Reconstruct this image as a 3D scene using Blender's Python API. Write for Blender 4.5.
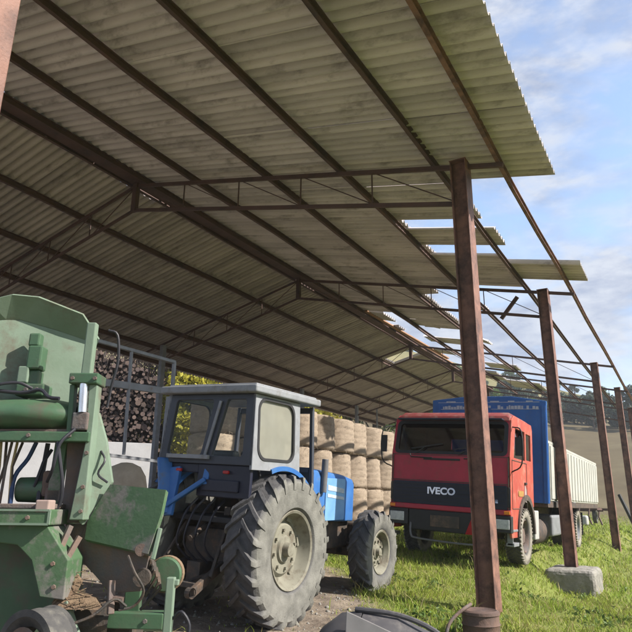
import bpy, math, random
import numpy as np
from mathutils import Vector, Matrix, Euler
from mathutils.geometry import tessellate_polygon

random.seed(7); rng = np.random.default_rng(7)
for o in list(bpy.data.objects): bpy.data.objects.remove(o)
S = bpy.context.scene
COL = S.collection

# ---------------------------------------------------------------- camera
CAMH = 1.2
pit, rol, yaw = (math.radians(a) for a in (17.045, 0.559, 30.243))
fw = Vector((-math.sin(yaw)*math.cos(pit), math.cos(yaw)*math.cos(pit), math.sin(pit)))
r0 = Vector((math.cos(yaw), math.sin(yaw), 0)); u0 = r0.cross(fw)
rr = r0*math.cos(rol)+u0*math.sin(rol); uu = -r0*math.sin(rol)+u0*math.cos(rol)
cd = bpy.data.cameras.new('camera'); cam = bpy.data.objects.new('camera', cd); COL.objects.link(cam)
cam.matrix_world = Matrix(((rr.x, uu.x, -fw.x, 0), (rr.y, uu.y, -fw.y, 0), (rr.z, uu.z, -fw.z, CAMH), (0, 0, 0, 1)))
cd.sensor_width = 36; cd.lens = 621.4/632*36; cd.clip_end = 3000; cd.clip_start = .05
S.camera = cam

# ---------------------------------------------------------------- sun, sky, exposure
SUN_AZ, SUN_EL = 12, 38                     # degrees from +X towards +Y, and up
tosun = Vector((math.cos(math.radians(SUN_AZ))*math.cos(math.radians(SUN_EL)),
                math.sin(math.radians(SUN_AZ))*math.cos(math.radians(SUN_EL)), math.sin(math.radians(SUN_EL))))
sd = bpy.data.lights.new('sun', 'SUN'); sd.energy = 3.8; sd.angle = math.radians(.6); sd.color = (1, .93, .82)
sun = bpy.data.objects.new('sun', sd); COL.objects.link(sun)
sun.rotation_euler = (-tosun).to_track_quat('-Z', 'Y').to_euler(); sun.location = (20, 5, 30)
W = bpy.data.worlds.new('World'); S.world = W; W.use_nodes = True
nt = W.node_tree; N = nt.nodes; L = nt.links; N.clear()
out = N.new('ShaderNodeOutputWorld'); bg = N.new('ShaderNodeBackground'); sky = N.new('ShaderNodeTexSky')
sky.sky_type = 'NISHITA'; sky.sun_disc = False; sky.sun_elevation = math.radians(SUN_EL)
sky.sun_rotation = math.radians(90-SUN_AZ); sky.air_density = 1.0; sky.dust_density = 1.0; sky.ozone_density = 1.5
tc = N.new('ShaderNodeTexCoord'); mp = N.new('ShaderNodeMapping'); mp.inputs['Scale'].default_value = (1.3, 1.0, 3.4)
mp.inputs['Rotation'].default_value = (0, .25, .6)
n1 = N.new('ShaderNodeTexNoise'); n1.inputs['Scale'].default_value = 2.6; n1.inputs['Detail'].default_value = 9; n1.inputs['Roughness'].default_value = .58; n1.inputs['Distortion'].default_value = .5
n2 = N.new('ShaderNodeTexNoise'); n2.inputs['Scale'].default_value = 9; n2.inputs['Detail'].default_value = 6; n2.inputs['Roughness'].default_value = .6
rp = N.new('ShaderNodeValToRGB'); rp.color_ramp.elements[0].position = .33; rp.color_ramp.elements[1].position = .56
ad = N.new('ShaderNodeMath'); ad.operation = 'MULTIPLY_ADD'; ad.inputs[1].default_value = .25
cl = N.new('ShaderNodeValToRGB'); cl.color_ramp.elements[0].color = (1.2, 1.45, 2.05, 1); cl.color_ramp.elements[1].color = (2.25, 2.42, 2.8, 1)
cl.color_ramp.elements[0].position = .36; cl.color_ramp.elements[1].position = .6
mx = N.new('ShaderNodeMixRGB')
L.new(tc.outputs['Generated'], mp.inputs['Vector']); L.new(mp.outputs[0], n1.inputs['Vector']); L.new(mp.outputs[0], n2.inputs['Vector'])
L.new(n2.outputs['Fac'], ad.inputs[0]); L.new(n1.outputs['Fac'], ad.inputs[2])
sb = N.new('ShaderNodeMath'); sb.operation = 'SUBTRACT'; sb.inputs[1].default_value = .125; L.new(ad.outputs[0], sb.inputs[0])
L.new(sb.outputs[0], rp.inputs[0]); L.new(n2.outputs['Fac'], cl.inputs[0])
L.new(rp.outputs[0], mx.inputs[0]); L.new(sky.outputs[0], mx.inputs[1]); L.new(cl.outputs[0], mx.inputs[2])
L.new(mx.outputs[0], bg.inputs['Color']); bg.inputs['Strength'].default_value = .115; L.new(bg.outputs[0], out.inputs[0])
S.view_settings.view_transform = 'Standard'; S.view_settings.look = 'None'
S.view_settings.exposure = 1.45; S.view_settings.gamma = 1; S.view_settings.use_curve_mapping = False
S.render.engine = 'CYCLES'
S.cycles.max_bounces = 8; S.cycles.diffuse_bounces = 5; S.cycles.transparent_max_bounces = 12

# ---------------------------------------------------------------- materials
def mat(name, c1, c2=None, scale=8, rough=.75, metal=0, bump=.0, bscale=40, c3=None, c3scale=3, c3th=.55, island=0., detail=6, spec=.4, stretch=None, c3w=.1):
    m = bpy.data.materials.new(name); m.use_nodes = True
    nt = m.node_tree; N = nt.nodes; L = nt.links; b = N['Principled BSDF']
    b.inputs['Roughness'].default_value = rough; b.inputs['Metallic'].default_value = metal
    b.inputs['Specular IOR Level'].default_value = spec
    tc = N.new('ShaderNodeTexCoord'); vec = tc.outputs['Object']
    if stretch:
        mp = N.new('ShaderNodeMapping'); mp.inputs['Scale'].default_value = stretch; L.new(vec, mp.inputs[0]); vec = mp.outputs[0]
    def noise(s, d=detail, ro=.6):
        n = N.new('ShaderNodeTexNoise'); n.inputs['Scale'].default_value = s; n.inputs['Detail'].default_value = d; n.inputs['Roughness'].default_value = ro
        L.new(vec, n.inputs['Vector']); return n.outputs['Fac']
    def ramp(f, a, c):
        r = N.new('ShaderNodeValToRGB'); r.color_ramp.elements[0].position = a; r.color_ramp.elements[1].position = c; L.new(f, r.inputs[0]); return r.outputs[0]
    def mix(f, a, c, mode='MIX'):
        x = N.new('ShaderNodeMixRGB'); x.blend_type = mode
        for k, v in ((0, f), (1, a), (2, c)):
            if hasattr(v, 'is_output'): L.new(v, x.inputs[k])
            else: x.inputs[k].default_value = v if k == 0 else (*v, 1)
        return x.outputs[0]
    col = None
    if c2: col = mix(ramp(noise(scale), .35, .65), c1, c2)
    else: col = mix(ramp(noise(scale), .3, .7), tuple(v*.86 for v in c1), tuple(min(1, v*1.12) for v in c1))
    if c3: col = mix(ramp(noise(c3scale, 8, .7), c3th-c3w, c3th+c3w), col, c3)
    if island:
        g = N.new('ShaderNodeNewGeometry'); mr = N.new('ShaderNodeMapRange'); mr.inputs['To Min'].default_value = 1-island; mr.inputs['To Max'].default_value = 1+island
        L.new(g.outputs['Random Per Island'], mr.inputs[0])
        cb = N.new('ShaderNodeCombineXYZ')
        for k in range(3): L.new(mr.outputs[0], cb.inputs[k])
        col = mix(1., col, cb.outputs[0], 'MULTIPLY')
    L.new(col, b.inputs['Base Color'])
    if bump:
        bp = N.new('ShaderNodeBump'); bp.inputs['Strength'].default_value = bump; bp.inputs['Distance'].default_value = .02
        L.new(noise(bscale, 8, .65), bp.inputs['Height']); L.new(bp.outputs[0], b.inputs['Normal'])
    rr = N.new('ShaderNodeMapRange'); rr.inputs['To Min'].default_value = max(.05, rough-.15); rr.inputs['To Max'].default_value = min(1, rough+.15)
    L.new(noise(scale*1.7), rr.inputs[0]); L.new(rr.outputs[0], b.inputs['Roughness'])
    return m

def glass(name, tint=(.8, .85, .85), ior=1.45):
    m = bpy.data.materials.new(name); m.use_nodes = True
    nt = m.node_tree; N = nt.nodes; L = nt.links; N.remove(N['Principled BSDF'])
    t = N.new('ShaderNodeBsdfTransparent'); t.inputs[0].default_value = (*tint, 1)
    gl = N.new('ShaderNodeBsdfGlossy'); gl.inputs['Roughness'].default_value = .04; gl.inputs[0].default_value = (.9, .9, .9, 1)
    fr = N.new('ShaderNodeFresnel'); fr.inputs[0].default_value = ior
    x = N.new('ShaderNodeMixShader'); ge = N.new('ShaderNodeNewGeometry'); iv = N.new('ShaderNodeMath'); iv.operation = 'SUBTRACT'; iv.inputs[0].default_value = 1; L.new(ge.outputs['Backfacing'], iv.inputs[1]); mu = N.new('ShaderNodeMath'); mu.operation = 'MULTIPLY'; L.new(fr.outputs[0], mu.inputs[0]); L.new(iv.outputs[0], mu.inputs[1])
    L.new(mu.outputs[0], x.inputs[0]); L.new(t.outputs[0], x.inputs[1]); L.new(gl.outputs[0], x.inputs[2])
    L.new(x.outputs[0], N['Material Output'].inputs[0]); return m

def leafmat(name, c1, c2, trans=.35, island=.35):
    m = mat(name, c1, c2, scale=.7, rough=.6, island=island, spec=.25)
    nt = m.node_tree; N = nt.nodes; L = nt.links; b = N['Principled BSDF']
    t = N.new('ShaderNodeBsdfTranslucent'); x = N.new('ShaderNodeMixShader'); x.inputs[0].default_value = trans
    src = b.inputs['Base Color'].links[0].from_socket; L.new(src, t.inputs[0])
    L.new(b.outputs[0], x.inputs[1]); L.new(t.outputs[0], x.inputs[2]); L.new(x.outputs[0], N['Material Output'].inputs[0]); return m

def dusty():
    m = glass('dusty_glass'); nt = m.node_tree; N = nt.nodes; L = nt.links
    o = N['Material Output']; src = o.inputs[0].links[0].from_socket; d = N.new('ShaderNodeBsdfDiffuse'); d.inputs[0].default_value = (.50, .49, .43, 1)
    t = N.new('ShaderNodeBsdfTranslucent'); t.inputs[0].default_value = (.6, .58, .48, 1); a = N.new('ShaderNodeMixShader'); L.new(d.outputs[0], a.inputs[1]); L.new(t.outputs[0], a.inputs[2])
    n = N.new('ShaderNodeTexNoise'); n.inputs['Scale'].default_value = 4; tc = N.new('ShaderNodeTexCoord'); L.new(tc.outputs['Object'], n.inputs['Vector'])
    r = N.new('ShaderNodeMapRange'); r.inputs[3].default_value = .42; r.inputs[4].default_value = .72; L.new(n.outputs['Fac'], r.inputs[0])
    x = N.new('ShaderNodeMixShader'); L.new(r.outputs[0], x.inputs[0]); L.new(src, x.inputs[1]); L.new(a.outputs[0], x.inputs[2]); L.new(x.outputs[0], o.inputs[0]); return m
M = dict(dustyglass=dusty(),
 rust=mat('rusty_paint', (.17, .085, .066), (.25, .13, .10), 6, .62, bump=.35, bscale=60, c3=(.075, .042, .038), c3scale=4, c3th=.55),
 rust_dark=mat('dark_rusty_steel', (.085, .052, .047), (.125, .068, .055), 5, .75, bump=.3, bscale=50, c3=(.05, .036, .036), c3scale=2.5, c3th=.56),
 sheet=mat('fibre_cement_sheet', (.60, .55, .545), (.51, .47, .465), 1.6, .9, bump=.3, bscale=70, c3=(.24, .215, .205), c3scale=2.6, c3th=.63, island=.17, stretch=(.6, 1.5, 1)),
 sheet_dark=mat('darker_fibre_cement_sheet', (.46, .405, .385), (.375, .33, .315), 1.6, .9, bump=.3, bscale=70, c3=(.21, .18, .16), c3scale=2.6, c3th=.64, island=.18, stretch=(.6, 1.5, 1)),  # same sheet material in a darker tone, for the left slope
 concrete=mat('rough_concrete', (0.27, 0.255, 0.2325), (0.195, 0.1875, 0.1725), 5, .95, bump=.8, bscale=18, c3=(0.105, 0.1125, 0.075), c3scale=4, c3th=.62),
 rubber=mat('dusty_black_rubber', (.055, .054, .056), (.1, .096, .09), 9, .9, bump=.3, bscale=60, c3=(.19, .18, .155), c3scale=5, c3th=.6),
 dusty=mat('mud_dried_rubber', (.33, .31, .26), (.25, .24, .2), 8, .95, bump=.3, bscale=60),
 rim_cream=mat('dusty_cream_rim', (0.2088, 0.2016, 0.162), (0.162, 0.1548, 0.1224), 6, .75, c3=(0.1008, 0.0792, 0.0576), c3scale=6, c3th=.6),
 blue=mat('tractor_blue_paint', (0.0246, 0.1066, 0.328), (0.041, 0.1394, 0.3608), 5, .45, c3=(0.0984, 0.1066, 0.123), c3scale=5, c3th=.66),
 lightblue=mat('light_blue_panel', (0.1105, 0.255, 0.527), (0.17, 0.34, 0.595), 3, .45),  # lighter blue than the rest of the hood, for its side panels
 cabgrey=mat('pale_grey_cab_paint', (0.2298, 0.2425, 0.2638), (0.1872, 0.1957, 0.217), 6, .6, c3=(0.1447, 0.1362, 0.1276), c3scale=7, c3th=.64),
 cabdark=mat('dark_cab_frame', (.04, .045, .06), None, 6, .55),
 grease=mat('greasy_black_steel', (.035, .033, .032), (.07, .055, .045), 9, .7, bump=.4, bscale=30, c3=(.12, .075, .05), c3scale=7, c3th=.6),
 black=mat('black_plastic', (.02, .02, .023), None, 8, .6),
 whitep=mat('white_paint', (0.396, 0.396, 0.3888), (0.3384, 0.3384, 0.3312), 4, .6, c3=(0.3024, 0.2736, 0.2376), c3scale=5, c3th=.7),
 chrome=mat('bright_chrome', (.75, .76, .8), None, 6, .25, metal=.9),
 redl=mat('red_lens', (.32, .012, .014), None, 6, .3), orangel=mat('orange_lens', (.7, .22, .02), None, 6, .3),
 lens=mat('headlight_lens', (.5, .52, .54), (.36, .37, .4), 20, .2),
 truckred=mat('faded_red_truck_paint', (.40, .03, .058), (.33, .026, .05), 3, .5, c3=(.24, .05, .055), c3scale=5, c3th=.62),
 truckred_lit=mat('sunlit_orange_red_door', (.40, .08, .052), (.34, .058, .046), 3, .5, c3=(.42, .2, .15), c3scale=4, c3th=.62),  # truck red turned orange as if sunlit, with paler faded patches
 truckdark=mat('dark_blue_grille', (.012, .014, .03), None, 6, .5),
 boardblue=mat('blue_headboard', (.022, .10, .34), (.03, .125, .39), 3, .5, c3=(.06, .11, .22), c3scale=5, c3th=.64),
 bedwhite=mat('white_dropside', (0.414, 0.414, 0.3892), (0.3478, 0.3478, 0.3229), 3, .6, c3=(0.3312, 0.2898, 0.2318), c3scale=6, c3th=.68),
 chassis=mat('dirty_truck_chassis', (.045, .04, .04), (.09, .065, .055), 6, .8, c3=(.15, .1, .075), c3scale=6, c3th=.6),
 grey=mat('galvanised_grey_steel', (0.2295, 0.238, 0.2635), (0.1785, 0.187, 0.204), 6, .6, metal=.2, c3=(0.187, 0.119, 0.085), c3scale=7, c3th=.68),
 mgreen=mat('faded_green_paint', (.135, .19, .14), (.165, .22, .17), 3.5, .6, c3=(.12, .105, .08), c3scale=4.5, c3th=.62, bump=.08, bscale=40),
 mgreen_dark=mat('dark_green_paint', (0.0441, 0.0945, 0.0525), (0.063, 0.1208, 0.06825), 4, .45, c3=(0.084, 0.0735, 0.05775), c3scale=4.5, c3th=.58, bump=.1, bscale=40),
 mgreen_worn=mat('worn_green_paint', (0.0651, 0.1208, 0.0609), (0.0504, 0.09975, 0.0504), 4, .6, c3=(0.1575, 0.147, 0.1365), c3scale=4.2, c3th=.55, c3w=.05, bump=.15, bscale=30),
 rustplate=mat('brown_rusted_plate', (.12, .085, .075), (.165, .11, .085), 5, .85, c3=(.1, .1, .105), c3scale=3, c3th=.55, bump=.35, bscale=40),
 rustpink=mat('pale_rusty_block', (.27, .2, .18), None, 9, .8),
 hose=mat('black_hose', (.02, .02, .028), None, 6, .5), bluehose=mat('blue_hose', (.02, .045, .12), None, 6, .5),
 barewood=mat('bare_sunlit_timber', (0.336, 0.192, 0.12), (0.264, 0.144, 0.088), 6, .9),
 paleblue=mat('worn_pale_blue', (.42, .47, .56), (.3, .36, .46), 20, .6),
 drystraw=mat('trampled_straw', (0.2295, 0.1615, 0.102), (0.153, 0.102, 0.068), 14, .95, bump=.7, bscale=60),
 straw=mat('straw', (.42, .33, .17), (.3, .23, .12), 14, .95, bump=.6, bscale=60),
 bale=mat('straw_bale', (.315, .255, .195), (.265, .21, .16), 6, .95, bump=.6, bscale=26, c3=(.17, .135, .105), c3scale=5, c3th=.6, stretch=(1, 1, 2.2)),
 baletop=mat('straw_bale_end', (.4, .31, .17), (.27, .2, .11), 12, .95, bump=1.0, bscale=30),
 twine=mat('yellow_net_edge', (.3, .24, .13), None, 14, .9),
 wallwhite=mat('whitewashed_wall', (0.375, 0.375, 0.3825), (0.3225, 0.3225, 0.33), 1.5, .9, bump=.3, bscale=12, c3=(0.375, 0.36, 0.33), c3scale=2, c3th=.66),
 bark=mat('bark', (.09, .065, .048), (.13, .1, .075), 7, .95, bump=.8, bscale=18),
 twig=mat('bare_twigs', (.062, .043, .042), (.12, .085, .07), 2, .95, island=.5),
 plastic=mat('dark_grey_sheet_metal', (.05, .05, .058), (.085, .08, .085), 4, .55, c3=(.16, .15, .14), c3scale=4, c3th=.64),
 palepanel=mat('pale_worn_sheet_metal', (0.216, 0.204, 0.204), (0.168, 0.16, 0.16), 5, .55, c3=(0.096, 0.088, 0.08), c3scale=5, c3th=.66),
 drum=mat('rusted_drum', (.085, .058, .052), (.14, .085, .065), 5, .85, bump=.4, bscale=30),
 greydark=mat('dull_grey_metal', (.13, .13, .14), (.1, .1, .11), 6, .6),
 roofred_shade=mat('shade_toned_red_roof', (.15, .022, .026), (.2, .04, .035), 4, .65, c3=(.2, .13, .11), c3scale=5, c3th=.6),  # lorry roof red with shade put into the colour, plus dusty patches
 vinyl=mat('black_vinyl', (.025, .025, .028), None, 8, .55),
 yellowdecal=mat('yellow_decal', (.36, .25, .06), (.3, .14, .05), 9, .6), paledecal=mat('pale_grey_decal', (.33, .31, .33), (.36, .2, .17), 7, .6),  # pale grey decal is for the patch on the cab door
 cabglass=glass('cab_glass', (.97, .98, .97), 1.2), darkglass=glass('windscreen_glass', (.38, .42, .46), 2.1),
 leaf_yellow=leafmat('yellow_green_leaves', (.40, .34, .035), (.24, .25, .04)),
 leaf_green=leafmat('green_leaves', (.07, .13, .03), (.12, .17, .04)),
 leaf_dark=leafmat('dark_leaves', (.042, .066, .045), (.065, .09, .055), .2),
 leaf_brown=leafmat('brown_leaves', (.15, .10, .075), (.26, .18, .12), .2),
)

# ---------------------------------------------------------------- mesh helpers
def tag(o, label=None, cat=None, group=None, kind=None):
    if label: o['label'] = label
    if cat: o['category'] = cat
    if group: o['group'] = group
    if kind: o['kind'] = kind
    return o
def thing(name, label, cat, loc=(0, 0, 0), rot=(0, 0, 0), group=None):
    o = bpy.data.objects.new(name, None); COL.objects.link(o); o.empty_display_size = .2
    o.location = loc; o.rotation_euler = rot; return tag(o, label, cat, group)

class MB:
    def __init__(s): s.v = []; s.f = []
    def add(s, vs, fs):
        n = len(s.v); s.v.extend([tuple(p) for p in vs]); s.f.extend([tuple(i+n for i in f) for f in fs]); return s
    def box(s, x0, x1, y0, y1, z0, z1):
        return s.add([(x0, y0, z0), (x1, y0, z0), (x1, y1, z0), (x0, y1, z0), (x0, y0, z1), (x1, y0, z1), (x1, y1, z1), (x0, y1, z1)],
                     [(0, 3, 2, 1), (4, 5, 6, 7), (0, 1, 5, 4), (1, 2, 6, 5), (2, 3, 7, 6), (3, 0, 4, 7)])
    def beam(s, p0, p1, w, h, up=(0, 0, 1), w1=None, h1=None):
        p0 = Vector(p0); p1 = Vector(p1); d = (p1-p0).normalized(); up = Vector(up)
        if abs(d.dot(up)) > .98: up = Vector((0, 1, 0))
        a = d.cross(up).normalized(); b = a.cross(d); w1 = w if w1 is None else w1; h1 = h if h1 is None else h1
        vs = [p0+a*(sx*w/2)+b*(sz*h/2) for sx, sz in ((-1, -1), (1, -1), (1, 1), (-1, 1))]+[p1+a*(sx*w1/2)+b*(sz*h1/2) for sx, sz in ((-1, -1), (1, -1), (1, 1), (-1, 1))]
        return s.add(vs, [(3, 2, 1, 0), (4, 5, 6, 7), (0, 1, 5, 4), (1, 2, 6, 5), (2, 3, 7, 6), (3, 0, 4, 7)])
    def tube(s, pts, rad, n=10, cap=True):
        pts = [Vector(p) for p in pts]
        if len(pts) > 3 and not isinstance(rad, (list, tuple)) and cap:
            q = [pts[0]*2-pts[1]]+pts+[pts[-1]*2-pts[-2]]; new = []
            for i in range(1, len(q)-2):
                for t in (0, .25, .5, .75):
                    a, b, c, d = q[i-1:i+3]; new.append(.5*((2*b)+(c-a)*t+(2*a-5*b+4*c-d)*t*t+(3*b-a-3*c+d)*t**3))
            pts = new+[pts[-1]]
        k = len(pts); rad = rad if isinstance(rad, (list, tuple)) else [rad]*k
        vs = []; prev = None
        for i, p in enumerate(pts):
            d = (pts[min(i+1, k-1)]-pts[max(i-1, 0)]).normalized()
            if prev is None: a = d.orthogonal().normalized()
            else: a = (prev-d*prev.dot(d)).normalized()
            prev = a; b = d.cross(a)
            vs += [p+(a*math.cos(t)+b*math.sin(t))*rad[i] for t in [2*math.pi*j/n for j in range(n)]]
        fs = [(i*n+j, i*n+(j+1) % n, (i+1)*n+(j+1) % n, (i+1)*n+j) for i in range(k-1) for j in range(n)]
        if cap: fs += [tuple(reversed(range(n))), tuple(range((k-1)*n, k*n))]
        return s.add(vs, fs)
    def lathe(s, prof, n=32, axis='Z', c=(0, 0, 0), close=False, a0=0, a1=2*math.pi, flip=False):
        # prof: (along axis, radius)
        full = abs(a1-a0-2*math.pi) < 1e-6; m = n if full else n+1; vs = []
        for i in range(m):
            t = a0+(a1-a0)*i/n; ct, st = math.cos(t), math.sin(t)
            for h, r in prof:
                p = {'Z': (r*ct, r*st, h), 'X': (h, r*ct, r*st), 'Y': (r*st, h, r*ct)}[axis]
                vs.append((p[0]+c[0], p[1]+c[1], p[2]+c[2]))
        k = len(prof); fs = []
        for i in range(n):
            i2 = (i+1) % m
            for j in range(k if close else k-1):
                j2 = (j+1) % k; fs.append((i*k+j, i2*k+j, i2*k+j2, i*k+j2))
        return s.add(vs, fs)
    def plate(s, outer, holes=(), t=.02, fn=None):
        # planar plate in (u,v) of thickness t (w from 0 to t); fn maps (u,v,w) -> xyz
        loops = [list(outer)]+[list(h) for h in holes]; flat = [p for l in loops for p in l]
        tris = tessellate_polygon([[Vector((p[0], p[1], 0)) for p in l] for l in loops]); n = len(flat)
        vs = [fn(u, v, 0) for u, v in flat]+[fn(u, v, t) for u, v in flat]; fs = []
        for a, b, c in tris: fs += [(a, b, c), (c+n, b+n, a+n)]
        o = 0
        for l in loops:
            k = len(l)
            for i in range(k):
                j = (i+1) % k; fs.append((o+i, o+j, o+j+n, o+i+n))
            o += k
        return s.add(vs, fs)
    def xf(s, mtx, start=0):
        for i in range(start, len(s.v)): s.v[i] = tuple(mtx @ Vector(s.v[i]))
        return s
    def build(s, name, m, parent=None, bevel=0., smooth=False, seg=2, world=False, label=None, angle=40):
        vs = s.v
        if world and parent: l = parent.location; vs = [(x-l.x, y-l.y, z-l.z) for x, y, z in vs]
        me = bpy.data.meshes.new(name); me.from_pydata(vs, [], s.f); me.update()
        o = finish(name, me, m, parent, label)
        import bmesh
        bm = bmesh.new(); bm.from_mesh(me); bmesh.ops.recalc_face_normals(bm, faces=bm.faces); bm.to_mesh(me); bm.free()
        if smooth:
            for p in me.polygons: p.use_smooth = True
            me.set_sharp_from_angle(angle=math.radians(angle))
        if bevel:
            b = o.modifiers.new('bevel', 'BEVEL'); b.width = bevel; b.segments = seg; b.limit_method = 'ANGLE'; b.angle_limit = math.radians(35)
        return o
def finish(name, me, m, parent=None, label=None):
    o = bpy.data.objects.new(name, me); COL.objects.link(o)
    if parent: o.parent = parent
    me.materials.append(m if not isinstance(m, str) else M[m])
    if label: o['label'] = label
    return o
def rrect(u0, u1, v0, v1, r, n=5):
    pts = []
    for cx, cy, a in ((u1-r, v1-r, 0), (u0+r, v1-r, 90), (u0+r, v0+r, 180), (u1-r, v0+r, 270)):
        for i in range(n+1):
            t = math.radians(a+90*i/n); pts.append((cx+r*math.cos(t), cy+r*math.sin(t)))
    return pts
def npmesh(name, v, f):
    me = bpy.data.meshes.new(name); v = np.asarray(v, np.float32); f = np.asarray(f, np.int32); k = f.shape[1]
    me.vertices.add(len(v)); me.vertices.foreach_set('co', v.ravel())
    me.loops.add(f.size); me.loops.foreach_set('vertex_index', f.ravel())
    me.polygons.add(len(f)); me.polygons.foreach_set('loop_start', np.arange(0, f.size, k, dtype=np.int32)); me.polygons.foreach_set('loop_total', np.full(len(f), k, np.int32))
    me.update(calc_edges=True); me.validate(); return me
def ss(a, b, x): t = np.clip((np.asarray(x, float)-a)/(b-a), 0, 1); return t*t*(3-2*t)

# ---------------------------------------------------------------- terrain
def wob(x, y): return np.sin(x*1.3+np.sin(y*.9)*1.1)*.5+np.sin(y*1.7+x*.6)*.35+np.sin(x*3.1-y*2.3)*.25
def g(x, y):
    x = np.asarray(x, float); y = np.asarray(y, float)
    base = np.interp(y, [-20, 6, 8.4, 12.4, 40, 60], [-.05, 0., .09, .28, .3, .1])
    z = base-.07*(np.clip(x, -14, 3)+4)
    xs_ = x+.55*ss(13.2, 14.2, y)*(1-ss(15.6, 16.8, y)); z = z-.58*ss(-3.0, -2.1, xs_)*ss(8.8, 13, y)*(1-.5*ss(18, 26, y))
    z = z+.02*wob(x*.8, y*.8)
    r = np.hypot(x, y); th = np.degrees(np.arctan2(-x, y))
    fac = np.clip(.78+.33*(th-4)/12, .6, 1.35)
    te = np.interp(r, [42, 60, 120, 200, 230, 400], [0, .03, .13, .2, .185, .1])*np.where(r > 100, fac*np.clip((r-100)/60, 0, 1)+(1-np.clip((r-100)/60, 0, 1)), 1)
    front = ss(-25, 15, y)
    return z*(1-ss(40, 80, r))+r*te*front+ .6*wob(x*.05, y*.05)*ss(60, 120, r)
def gz(x, y): return float(g(x, y))
def bound(y):      # x of the dirt/grass edge under the shed
    return np.interp(y, [-5, 4, 6.2, 7.4, 8.6, 9.6, 10.5, 14, 25, 40], [-1.6, -2.3, -3.1, -3.5, -4.2, -5.4, -7.2, -8.2, -8.6, -9])
def grassy(x, y):
    return ss(-.25, .25, np.asarray(x)-bound(y)+.28*wob(np.asarray(x)*2.2, np.asarray(y)*2.2))
nx = 300; t = np.linspace(-1, 1, nx); xs = -4+np.sinh(t*5.2)/np.sinh(5.2)*230; ys = 8+np.sinh(np.linspace(-.72, 1, nx)*5.2)/np.sinh(5.2)*330
X, Y = np.meshgrid(xs, ys); Z = g(X, Y)
v = np.stack([X.ravel(), Y.ravel(), Z.ravel()], -1); i = np.arange((nx-1)*nx).reshape(nx-1, nx)[:, :-1].ravel()
me = npmesh('ground', v, np.stack([i, i+1, i+nx+1, i+nx], -1)); me.polygons.foreach_set('use_smooth', np.ones(len(me.polygons), bool))
at = me.color_attributes.new('cover', 'FLOAT_COLOR', 'POINT'); rad = np.hypot(X, Y).ravel()
cv = np.ones((len(v), 4), np.float32); cv[:, 0] = grassy(X, Y).ravel(); cv[:, 1] = ss(38, 52, rad+4*wob(X*.1, Y*.1).ravel()); cv[:, 2] = ss(135, 175, rad+12*wob(X*.03, Y*.03).ravel())
at.data.foreach_set('color', cv.ravel())
m = bpy.data.materials.new('ground_cover'); m.use_nodes = True; nt = m.node_tree; N = nt.nodes; L = nt.links; b = N['Principled BSDF']; b.inputs['Roughness'].default_value = .95; b.inputs['Specular IOR Level'].default_value = .2
tc = N.new('ShaderNodeTexCoord')
def nz(s, d=8, ro=.65):
    n = N.new('ShaderNodeTexNoise'); n.inputs['Scale'].default_value = s; n.inputs['Detail'].default_value = d; n.inputs['Roughness'].default_value = ro; L.new(tc.outputs['Object'], n.inputs['Vector']); return n.outputs['Fac']
def rampc(f, stops):
    r = N.new('ShaderNodeValToRGB'); e = r.color_ramp.elements
    e[0].position, e[0].color = stops[0][0], (*stops[0][1], 1); e[1].position, e[1].color = stops[-1][0], (*stops[-1][1], 1)
    for p, c in stops[1:-1]: q = e.new(p); q.color = (*c, 1)
    L.new(f, r.inputs[0]); return r.outputs[0]
def mixc(f, a, c):
    x = N.new('ShaderNodeMixRGB'); L.new(f, x.inputs[0]); L.new(a, x.inputs[1]); L.new(c, x.inputs[2]); return x.outputs[0]
dirt = rampc(nz(3.2), [(.3, (.11, .085, .068)), (.5, (.19, .155, .125)), (.68, (.29, .24, .185))])
turf = rampc(nz(2.2), [(.3, (.10, .12, .03)), (.5, (.16, .19, .045)), (.7, (.24, .23, .09))])
field = rampc(nz(.12), [(.3, (.082, .064, .036)), (.5, (.108, .086, .048)), (.7, (.14, .118, .068))])
upper = rampc(nz(.05), [(.35, (.12, .12, .05)), (.65, (.2, .17, .08))])
vc = N.new('ShaderNodeVertexColor'); vc.layer_name = 'cover'; sp = N.new('ShaderNodeSeparateColor'); L.new(vc.outputs[0], sp.inputs[0])
c = mixc(sp.outputs[0], dirt, turf); c = mixc(sp.outputs[1], c, field); c = mixc(sp.outputs[2], c, upper); L.new(c, b.inputs['Base Color'])
bp = N.new('ShaderNodeBump'); bp.inputs['Strength'].default_value = .8; bp.inputs['Distance'].default_value = .05; L.new(nz(16), bp.inputs['Height']); L.new(bp.outputs[0], b.inputs['Normal'])
gr = finish('ground', me, m); tag(gr, kind='structure')

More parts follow.
